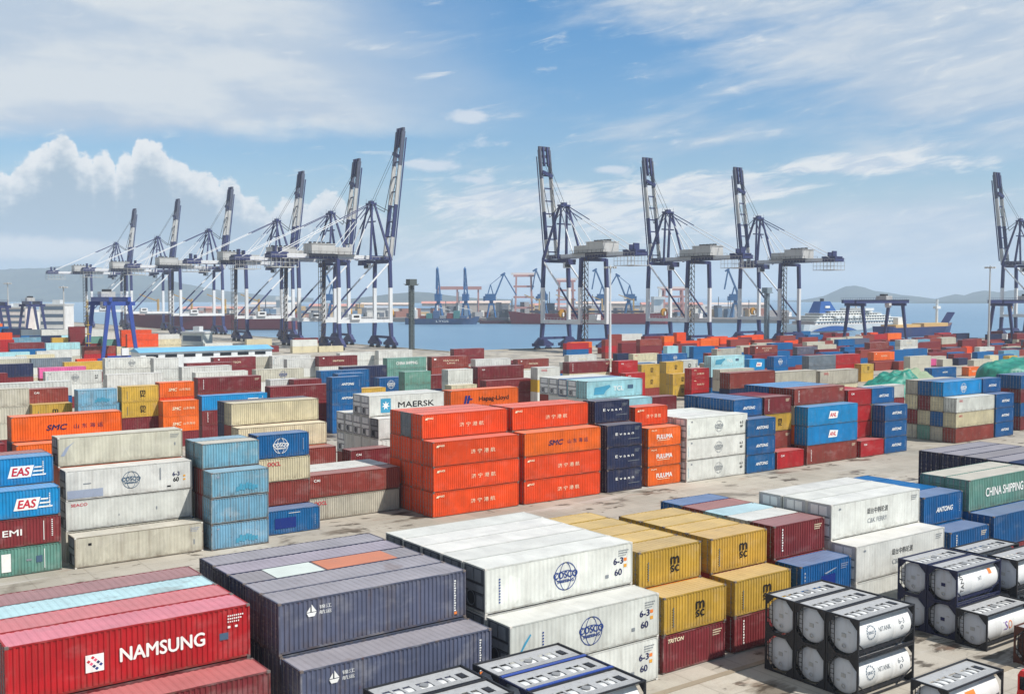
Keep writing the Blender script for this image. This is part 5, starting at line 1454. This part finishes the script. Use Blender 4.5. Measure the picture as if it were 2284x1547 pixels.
def sup_coast(L):
    r = []; b = MB(); b.box(-L * .44, -L * .34, -7, 7, 6, 15); b.box(-L * .43, -L * .36, -8, 8, 15, 17.6); r.append(('deckhouse', b, [M_SHIPW]))
    b = MB()
    for k in range(7): b.box(-L * .30 + k * L * .095, -L * .30 + k * L * .095 + L * .085, -7, 7, 6.2, 9 + (k * 37 % 3) * 2.6, k % 4)
    r.append(('deck_cargo', b, [simple('cargo_maroon', (128, 62, 62), .6), simple('cargo_teal', (76, 134, 132), .6), simple('cargo_blue', (70, 100, 140), .6), simple('cargo_grey', (150, 156, 160), .6)]))
    for f in (-.06, .24): r.append(('cargo_derrick', MB().tube((L * f, 0, 6), (L * f, 0, 20), .8, 8).beam((L * f, 0, 18), (L * f + 14, 0, 15), .7), [M_SHIPW]))
    b = MB(); V, F, ar = glyphs('LYGS', .05)
    b.v += [(L * .02 + a * 13, -9.2, 3.4 + q * 2.2) for a, q in V]; b.f += [tuple(f) for f in F]; b.m += [0] * len(F)
    r.append(('lettering', b, [ink('w')])); return r
ship('cargo_ship', 905, 1064, 1105, M_BLUH, 6, 18, 'slate-blue coaster moored across the basin with white lettering', sup_coast)
ship('bulk_carrier', 1490, 1140, 1120, M_REDH, 11, 30, 'long red bulk carrier behind the right quay cranes', sup_bulk, dd=0)
ship('bulk_carrier', 660, 286, 930, M_PURH, 13, 34, 'long maroon ship moored behind the left quay cranes', sup_bulk)
ship('barge', 1070, 1150, 1130, M_PURH, 3.5, 14, 'low rusty barge between the two larger ships', lambda L: [('cargo_heap', MB().box(-L * .3, L * .3, -4, 4, 3.6, 6.5), [M_COAL])])
# ferry
def sup_ferry(L):
    r = []; b = MB()
    decks = [(-.42, .44, 9.0, 13), (-.40, .42, 13, 16.2), (-.37, .30, 16.2, 19.4), (-.33, .22, 19.4, 22.4), (-.26, .14, 22.4, 25)]
    for k, (f0, f1, z0, z1) in enumerate(decks):
        w = 11.5 - k * .8; b.hexa([(L * f0, -w, z0), (L * f1, -w, z0), (L * f1, w, z0), (L * f0, w, z0), (L * f0 + 1.5, -w, z1), (L * f1 - 4, -w, z1), (L * f1 - 4, w, z1), (L * f0 + 1.5, w, z1)])
        b.box(L * f0 - 2, L * f1 - 3, -w - .8, w + .8, z1 + .004, z1 + .35)
        n = int(L * (f1 - f0) / 4)
        for s in (-1, 1):
            g = MB()
            for j in range(n - 2): g.box(L * f0 + 4 + j * 4, L * f0 + 6.3 + j * 4, min(s * (w - .2), s * (w + .12)), max(s * (w - .2), s * (w + .12)), z0 + 1.1, z0 + 2.3)
            r.append(('window_row', g, [M_GLASS]))
    b.box(L * .02, L * .10, -12.5, 12.5, 25.3, 28.4); b.tube((L * .05, 0, 28.4), (L * .05, 0, 37), .9, 8); b.box(L * .03, L * .07, -3, 3, 32, 32.7)
    for s in (-1, 1):
        for j in range(5): b.box(-L * .25 + j * 9, -L * .25 + j * 9 + 6.5, min(s * 10.6, s * 12.8), max(s * 10.6, s * 12.8), 17, 19.2)
    r.append(('superstructure', b, [M_SHIPW]))
    f = MB(); f.hexa([(-L * .33, -5.5, 22.4), (-L * .17, -5.5, 22.4), (-L * .17, 5.5, 22.4), (-L * .33, 5.5, 22.4), (-L * .30, -3.6, 37), (-L * .22, -3.6, 37), (-L * .22, 3.6, 37), (-L * .30, 3.6, 37)]); f.tube((-L * .26, 0, 37), (-L * .26, 0, 40.5), 1.7, 10, 1); f.box(-L * .275, -L * .235, -5.2, -4.6, 29, 31.5, 2)
    r.append(('funnel', f, [M_FUN, M_STEEL, M_SHIPW]))
    f = MB()
    for s in (-1, 1):
        P = [(-L * .46 + L * .4 * q, s * 12.75, 1.5 + 6.0 * math.sin(PI * q) ** .8) for q in [k / 12 for k in range(13)]]
        f.face(P if s < 0 else P[::-1])
    r.append(('hull_wave', f, [M_FUN])); return r
fe = ship('ferry', 1770, 2010, 850, M_SHIPW, 9, 25, 'white passenger ferry with blue funnel behind the rail gantry', sup_ferry, dd=100); fe.scale = (1, 1, .68)
def sup_ramp(L):
    r = []; b = MB(); b.box(-L * .40, -L * .05, -6, 6, 7, 9); b.box(L * .02, L * .38, -5, 5, 7, 9.5); r.append(('deck_machinery', b, [M_OCH]))
    b = MB(); b.beam((L * .40, 0, 7.2), (L * .52, 0, 17), 6, .8); r.append(('bow_ramp', b, [M_NAVH])); b = MB(); b.box(-L * .3, -L * .22, -2, 2, 9, 14); b.tube((L * .3, 0, 9.5), (L * .3, 0, 27), 1.0, 8); b.box(L * .27, L * .33, -1.5, 1.5, 20, 22); r.append(('mast', b, [M_SHIPW])); return r
ship('landing_ship', 1965, 2118, 745, M_NAVH, 7, 16, 'navy-hulled cargo ship with raised bow ramp', sup_ramp, dd=60)

# luffing cranes
def luffing(jib, fly, mirror):
    t = obj('luffing_crane', None); s = mirror
    b = MB()
    for x in (-5, 5):
        for y in (-5, 5): b.beam((x, y, 0), (x * .5, y * .5, 15), 1.3)
    b.box(-3.2, 3.2, -3.2, 3.2, 15, 17); b.tube((0, 0, 17), (0, 0, 20), 2.2, 12); obj('portal', b.mesh('luffing_portal', [M_PORT]), t)
    b = MB(); b.box(-7, 5, -3.5, 3.5, 20, 27.5); b.box(-9, -7, -3, 3, 19.5, 25); b.box(3, 6, 2, 4, 21, 24, 1); obj('cab_house', b.mesh('luffing_house', [M_PORT, M_SHIPW]), t)
    b = MB(); top = Vector((s * jib[0], 0, jib[1]))
    for y in (-1.8, 1.8): b.beam((s * 4, y, 25), top + Vector((0, y * .4, 0)), 1.1, 1.6); b.beam((s * -4, y, 27), (s * -1, y * .6, 38), .9); b.beam((s * 2, y, 27), (s * -1, y * .6, 38), .9)
    b.beam((s * -1, 0, 38), top, .6)
    for k in range(6): p = Vector((s * 4, 0, 25)).lerp(top, k / 6); q = Vector((s * 4, 0, 25)).lerp(top, (k + 1) / 6); b.beam(p + Vector((0, -1.6 + .2 * k, 0)), q + Vector((0, 1.4 - .2 * k, 0)), .4)
    obj('jib', b.mesh('luffing_jib', [M_PORT]), t)
    b = MB(); f = Vector((s * fly[0], 0, fly[1]))
    for y in (-.9, .9): b.beam(top + Vector((0, y, 0)), f + Vector((0, y, 0)), .9, 1.3)
    b.beam(top - Vector((s * 3.5, 0, 2)), top + Vector((s * 1.5, 0, 1)), 1.0, 2.0); obj('fly_jib', b.mesh('luffing_fly', [M_PORT]), t)
    return t
LG = 'blue luffing cranes on the far quay'
lc = luffing((-9, 56), (-13, 33), 1)
dl = 1190
for i, (px, lab) in enumerate(((978, 'leftmost blue luffing crane on the far quay, near the lattice mast'), (1039, 'second blue luffing crane from left on the far quay'))):
    o = lc if i == 0 else copy_tree(lc); o.location = (*at(px, dl), .5); o.rotation_euler = (0, 0, -PI / 2 + PSI + PI * .98 - PI / 2 * 0 - PI / 2); tag(o, lab, 'crane', LG)
l2 = luffing((14, 50), (28, 26), 1); l2.location = (*at(1096, dl - 10), .5); l2.rotation_euler = (0, 0, PSI - PI / 2); tag(l2, 'blue luffing crane with wide hanging fly jib, far quay centre', 'crane', LG)
for px, lab, mr in ((1212, 'pale blue luffing crane just left of the first right quay crane', 1), (1402, 'blue luffing crane seen under the second right quay crane', 0), (1640, 'blue luffing crane seen under the third right quay crane', 1), (742, 'pale blue luffing crane seen through the left quay cranes', 1), (1345, 'pale blue luffing crane between the first two right quay cranes', 1)):
    o = copy_tree(lc if mr else l2); o.location = (*at(px, dl + 40), .5); o.rotation_euler = (0, 0, PSI - PI / 2 + (0 if mr else PI)); tag(o, lab, 'crane', LG)
# red gantries, conveyor and sheds of the far port
M_PINK = simple('faded_red_steel', (200, 152, 148), .6, 0, .15, .05, .2)
def redtower(px, d, w, h, lab):
    x, y = at(px, d); t = thing('shore_gantry', lab, 'crane', (x, y, .5), PSI - PI / 2)
    for a in (-1, 1):
        for c_ in (-1, 1): obj('leg', MB().beam((a * w, c_ * 8, 0), (a * w * .86, c_ * 7, h), 2.0).mesh('shore_gantry_leg', [M_PINK]), t)
    for k in range(1, 5): obj('cross_beam', MB().box(-w - 2, w + 2, -8, 8, h * k / 4 - 2.2, h * k / 4).mesh('shore_gantry_beam', [M_PINK]), t)
    b = MB(); b.box(-w * 1.5, w * 1.5, -3, 3, h + .004, h + 2.4); obj('top_girder', b.mesh('shore_gantry_top', [M_SHIPW]), t)
redtower(1168, 1240, 10, 50, 'pale red unloading gantry on the far quay, left one')
redtower(1262, 1250, 9, 44, 'pale red unloading gantry hidden behind the first right crane')
redtower(1500, 1260, 12, 34, 'pale red shed gantry behind the second right crane')
t = thing('conveyor_gallery', 'raised pale red conveyor gallery between the blue luffing cranes', 'conveyor', (*at(1020, 1300), .5), PSI - PI / 2)
b = MB(); b.box(-26, 30, -2, 2, 33, 37); obj('gallery', b.mesh('conveyor_gallery', [M_PINK]), t)
for xx in (-24, 0, 26): obj('trestle', MB().beam((xx, 0, 0), (xx, 0, 33), 2.0).mesh('conveyor_trestle', [M_PINK]), t)
SH = 'sheds and silos along the far quay'
rs = random.Random(5)
sheds = [(470, 40, 9), (540, 46, 11), (610, 34, 14), (680, 40, 10), (745, 36, 12), (800, 44, 9), (862, 40, 13), (925, 36, 9), (985, 30, 15), (1030, 38, 12), (1085, 34, 16), (1140, 30, 13), (1205, 40, 12), (1275, 44, 11), (1345, 40, 15), (1420, 44, 12), (1500, 44, 14), (1575, 40, 11), (1650, 44, 13)]
for i, (px, w, h) in enumerate(sheds):
    d = 1330 + (i * 53 % 160); x, y = at(px, d)
    wall, roof, cn = [((214, 206, 196), (206, 150, 138), 'pink-roofed'), ((222, 222, 218), (170, 176, 184), 'grey-roofed'), ((198, 190, 182), (214, 196, 184), 'beige-roofed'), ((186, 196, 206), (120, 146, 172), 'blue-roofed')][i % 4]
    t = thing('warehouse', 'far %s warehouse, %s along the far quay from left' % (cn, ORD[i + 1]), 'warehouse', (x, y, .5), PSI - PI / 2, SH)
    b = MB(); hw = w * .9; b.box(-hw, hw, 0, 24, 0, h); obj('wall', b.mesh('shed_wall', [M_OBJ]), t, color=lin(wall))
    b = MB(); b.hexa([(-hw - 1, -1, h + .01), (hw + 1, -1, h + .01), (hw + 1, 25, h + .01), (-hw - 1, 25, h + .01), (-hw - 1, 10, h + 3), (hw + 1, 10, h + 3), (hw + 1, 14, h + 3), (-hw - 1, 14, h + 3)]); obj('roof', b.mesh('shed_roof', [M_OBJ]), t, color=lin(roof))

# low clutter of the far docks: huts, plant and stacked cargo seen as one hazy mass
cl = MB(); rc = random.Random(9)
for k in range(190):
    px = rc.uniform(440, 1700); d = rc.uniform(1242, 1325); x_, y_ = at(px, d); w_, h_ = rc.uniform(4, 13), rc.uniform(3, 11) * (1.7 if rc.random() < .12 else 1)
    cl.box(x_ - w_ / 2, x_ + w_ / 2, y_ - 3, y_ + 3, .5, .5 + h_, k % 6)
    if k % 9 == 0: cl.tube((x_, y_, .5 + h_), (x_, y_, 14 + h_), .5, 5, 5)
o = obj('dock_clutter', cl.mesh('dock_clutter', [simple('clutter_' + n, c_, .7) for n, c_ in (('grey', (150, 154, 160)), ('pale', (204, 204, 200)), ('rust', (150, 104, 92)), ('blue', (96, 124, 152)), ('ochre', (186, 160, 120)), ('slate', (96, 104, 116)))]))
o['kind'] = 'stuff'; o['label'] = 'hazy clutter of huts and cargo along the far docks'
# ------------------------------------------------------------------ buildings on the left and the blue-roofed shed
def block_house(name, px, d, w, dep, h, floors, label, wall=(222, 222, 220), rz=0.0):
    x, y = at(px, d); t = thing(name, label, 'building', (x, y, 0), PSI - PI / 2 + rz)
    b = MB(); b.box(-w / 2, w / 2, 0, dep, 0, h); obj('wall', b.mesh('building_wall', [M_OBJ]), t, color=lin(wall))
    b = MB(); b.box(-w / 2 - .4, w / 2 + .4, -.4, dep + .4, h + .004, h + .9); b.box(-w * .1, w * .2, dep * .3, dep * .7, h + .9, h + 3.5); obj('roof', b.mesh('building_roof', [M_OBJ]), t, color=lin((200, 204, 206)))
    fh = h / floors
    for k in range(floors):
        b = MB(); b.box(-w / 2 + .8, w / 2 - .8, -.10, .2, k * fh + fh * .35, k * fh + fh * .8); obj('window_band', b.mesh('building_windows', [M_GLASS2]), t)
    return t
M_GLASS2 = simple('window_glass', (92, 110, 130), .2, 0, .2, .3, .1)
block_house('office_building', 117, 700, 17, 14, 19.5, 4, 'white four-storey office block with dark window bands')
block_house('office_building', 30, 760, 18, 14, 17, 4, 'pale office block left of the dark gantry', (224, 214, 208))
block_house('office_building', 58, 800, 12, 12, 14, 3, 'small white building behind the far dark gantry', (232, 230, 222))
block_house('office_building', 90, 900, 26, 12, 13, 3, 'low pinkish building behind the white office block', (214, 190, 184))
block_house('office_building', 5, 980, 34, 14, 15, 3, 'far grey building at the left edge', (186, 190, 200))
block_house('control_building', 428, 545, 12.5, 9, 6.2, 1, 'small flat-roofed glass control building on the left quay', (206, 212, 206), -.3)
sg = thing('storage_shed', 'long white shed with blue roof and seven dark windows', 'shed', (112, 374, 0), 0)
b = MB(); b.box(0, 49, 0, 11, 0, 5.6); obj('wall', b.mesh('shed_wall_near', [M_OBJ]), sg, color=lin((222, 226, 228)))
b = MB(); b.hexa([(-.6, -.7, 5.61), (49.6, -.7, 5.61), (49.6, 11.7, 5.61), (-.6, 11.7, 5.61), (-.6, 5.4, 7.0), (49.6, 5.4, 7.0), (49.6, 5.6, 7.0), (-.6, 5.6, 7.0)]); obj('roof', b.mesh('shed_roof_near', [M_OBJ]), sg, color=lin((112, 178, 214)))
b0 = MB().box(0, 4.2, -.1, .15, 3.7, 4.8)
wm = b0.mesh('shed_window', [M_GLASS])
for k in range(7): obj('window', wm, sg, (2.0 + k * 6.7, 0, 0))

# ------------------------------------------------------------------ masts, tarpaulins, vehicles
def mast(px, d, h, lab, lattice, mt, head=True):
    x, y = at(px, d); t = thing('lamp_mast', lab, 'lamp mast', (x, y, 0))
    b = MB()
    if lattice:
        w = .85
        for a in (-1, 1):
            for c_ in (-1, 1): b.beam((a * w, c_ * w, 0), (a * w, c_ * w, h - 3), .34)
        n = int(h / 2.5)
        for k in range(n):
            z0, z1 = k * (h - 3) / n, (k + 1) * (h - 3) / n
            for a in (-1, 1): b.beam((a * w, -w, z0), (a * w, w, z1), .2); b.beam((-w, a * w, z0), (w, a * w, z1), .2); b.beam((-w, a * w, z1), (w, a * w, z1), .2)
        b.box(-.55, .55, -.55, .55, 0, h - 3)
        obj('tower', b.mesh('mast_tower', [mt]), t); b = MB(); b.box(-2.3, 2.3, -2.3, 2.3, h - 3, h - 2.6); b.box(-1.9, 1.9, -1.9, 1.9, h - 2.6, h)
        for a in (-4.2, 4.2): b.beam((0, 0, h - 2.4), (a, 0, h - 2.4), .25)
        obj('lamp_head', b.mesh('mast_head', [mt]), t)
    else:
        b.tube((0, 0, 0), (0, 0, h), .52, 10, 0, .26); obj('pole', b.mesh('mast_pole', [mt]), t)
        b = MB(); b.tube((0, 0, h - .8), (0, 0, h - .55), 2.0, 14)
        for k in range(8): a = k * PI / 4; b.box(2.0 * math.cos(a) - .3, 2.0 * math.cos(a) + .3, 2.0 * math.sin(a) - .3, 2.0 * math.sin(a) + .3, h - 1.2, h - .5)
        obj('lamp_head', b.mesh('mast_lamps', [M_GREYW]), t)
mast(918, 500, 33.5, 'dark lattice lamp mast standing at the quay corner', True, simple('mast_dark', (84, 94, 96), .7, 0, .2, .3, .3))
mast(1361, 395, 37, 'thin white lamp mast in front of the first right crane', False, M_WHITE)
mast(2206, 470, 39, 'tall thin lamp mast in front of the right-edge gantry', False, M_GREYW)
mast(1710, 560, 30, 'grey square lattice mast behind the third right crane', True, simple('mast_grey', (128, 146, 158), .7, 0, .2, .3, .3))
mast(143, 560, 31, 'pale lamp mast left of the blue yard gantry', False, M_GREYW)
mast(19, 640, 34, 'pale lamp mast at the far left', False, M_GREYW)

M_TARP, nt, b_ = newmat('green_tarpaulin')
v_, oi, oc = objcoord(nt, 20)
tn = noise(nt, v_, 0.5, 6, .6)
nt.links.new(mixc(nt, tn.ss(.35, .65), lin((18, 108, 92)), lin((40, 142, 122))), b_.inputs['Base Color']); b_.inputs['Roughness'].default_value = .5
M_DUST = simple('grey_green_heap', (140, 156, 128), .9, 0, .2, .4, .3)
def heap_(name, u, v, rx, ry, h, flat, lab, cap=None, seed=3):
    rr = random.Random(seed); rows = []; n = 46
    import mathutils
    for i in range(n + 1):
        row = []
        for j in range(n + 1):
            a, q = -1 + 2 * i / n, -1 + 2 * j / n
            e = max(0, 1 - (abs(a) ** 2.6 + abs(q) ** 2.6)) ** flat
            nz = mathutils.noise.fractal(Vector((a * 2.2 + seed, q * 2.2, 0)), 1.0, 2.0, 4)
            fold = mathutils.noise.noise(Vector((a * 9 + seed, q * 5, 2.0))) * .14
            row.append((u + a * rx, v + q * ry, max(.02, h * (e * (1 + nz * (.30 if flat > .3 else .12) + fold * (1 if flat > .3 else .5))) - .05)))
        rows.append(row)
    b = MB(); b.grid([list(r_) for r_ in zip(*rows)]); b.v = b.v
    for k, f in enumerate(b.f):
        cz = sum(b.v[i][2] for i in f) / 4; cx_ = sum(b.v[i][0] for i in f) / 4
        if cap and cz > h * cap + rr.uniform(-.1, .1) and cx_ > u: b.m[k] = 1
    o = obj(name, b.mesh(name, [M_TARP, M_DUST], True)); tag(o, lab, 'tarpaulin heap')
    # the grid is wound for +z
    return o
heap_('tarpaulin_heap', 243, 160, 15, 7, 5.6, .55, 'low green tarpaulin heap with a grey-green bare top', .66, 3)
heap_('tarpaulin_heap', *at(2312, 302), 25, 9, 7.6, .16, 'large green tarpaulin stack at the right edge', None, 8)
# white lorry with black glazing
t = thing('lorry', 'white lorry with black windows beside the green tarpaulin', 'lorry', (*at(2238, 260), 0), math.radians(8))
b = MB(); b.hexa([(2.3, -1.2, .7), (4.6, -1.2, .7), (4.6, 1.2, .7), (2.3, 1.2, .7), (2.3, -1.2, 3.4), (4.0, -1.15, 3.4), (4.0, 1.15, 3.4), (2.3, 1.2, 3.4)]); obj('cab', b.mesh('lorry_cab', [M_SHIPW]), t)
b = MB(); b.box(3.0, 3.9, -1.23, -1.18, 2.1, 3.0); b.hexa([(4.10, -1.0, 2.1), (4.32, -1.0, 2.1), (4.32, 1.0, 2.1), (4.10, 1.0, 2.1), (3.98, -1.0, 3.2), (4.10, -1.0, 3.2), (4.10, 1.0, 3.2), (3.98, 1.0, 3.2)]); obj('window', b.mesh('lorry_windows', [M_GLASS]), t)
b = MB(); b.box(-4.6, 2.1, -1.22, 1.22, 1.2, 3.9); b.box(-4.6, 2.1, -1.0, 1.0, .8, 1.19); obj('box_body', b.mesh('lorry_body', [M_SHIPW]), t)
wm = MB().tube((0, -.18, 0), (0, .18, 0), .5, 16).mesh('lorry_wheel', [M_TIRE])
for xx in (3.4, -2.2, -3.3):
    for s in (-1, 1): obj('wheel', wm, t, (xx, s * 1.02, .5))
# red terminal tractor at the lower right corner
t = thing('terminal_tractor', 'red terminal tractor with black windows, cut by the corner of the view', 'tractor', (*at(2352, 62.5), 0), math.radians(4))
b = MB(); b.hexa([(-1.4, -1.2, .8), (1.1, -1.2, .8), (1.1, 1.2, .8), (-1.4, 1.2, .8), (-1.25, -1.1, 1.7), (1.0, -1.1, 1.7), (1.0, 1.1, 1.7), (-1.25, 1.1, 1.7)], 0); b.hexa([(-1.3, -1.12, 2.55), (1.05, -1.12, 2.55), (1.05, 1.12, 2.55), (-1.3, 1.12, 2.55), (-1.15, -1.0, 2.85), (.95, -1.0, 2.85), (.95, 1.0, 2.85), (-1.15, 1.0, 2.85)], 0)
for sx in (-1.22, .97):
    for sy in (-1.05, 1.05): b.beam((sx, sy, 1.7), (sx, sy, 2.55), .1)
obj('cab', b.mesh('tractor_cab', [simple('tractor_red', (204, 44, 40), .35, 0, .06, 1, .1)]), t)
b = MB(); b.box(-1.18, .93, -1.0, 1.0, 1.7, 2.54); obj('window', b.mesh('tractor_windows', [M_GLASS]), t)
b = MB(); b.box(-1.8, 4.8, -.5, .5, .55, .9); obj('chassis', b.mesh('tractor_chassis', [M_STEEL]), t)
for xx in (-.6, 3.2):
    for s in (-1, 1): obj('wheel', wm, t, (xx, s * .92, .5))

# ------------------------------------------------------------------ air
hm = bpy.data.materials.new('haze'); hm.use_nodes = True; nt = hm.node_tree
nt.nodes.remove(nt.nodes['Principled BSDF'])
pv = nt.nodes.new('ShaderNodeVolumePrincipled'); pv.inputs['Color'].default_value = (0.80, 0.90, 1.0, 1); pv.inputs['Density'].default_value = HAZE_D; pv.inputs['Anisotropy'].default_value = 0.0
nt.links.new(pv.outputs[0], nt.nodes['Material Output'].inputs['Volume'])
b = MB(); b.box(-9000, 12000, -4000, 12000, -11, 330)
hz_ = obj('haze', b.mesh('haze', [hm])); hz_['kind'] = 'stuff'; hz_['label'] = 'thin sea haze over the harbour'
stuff_mesh('distant_containers', DIST_COL + REST)
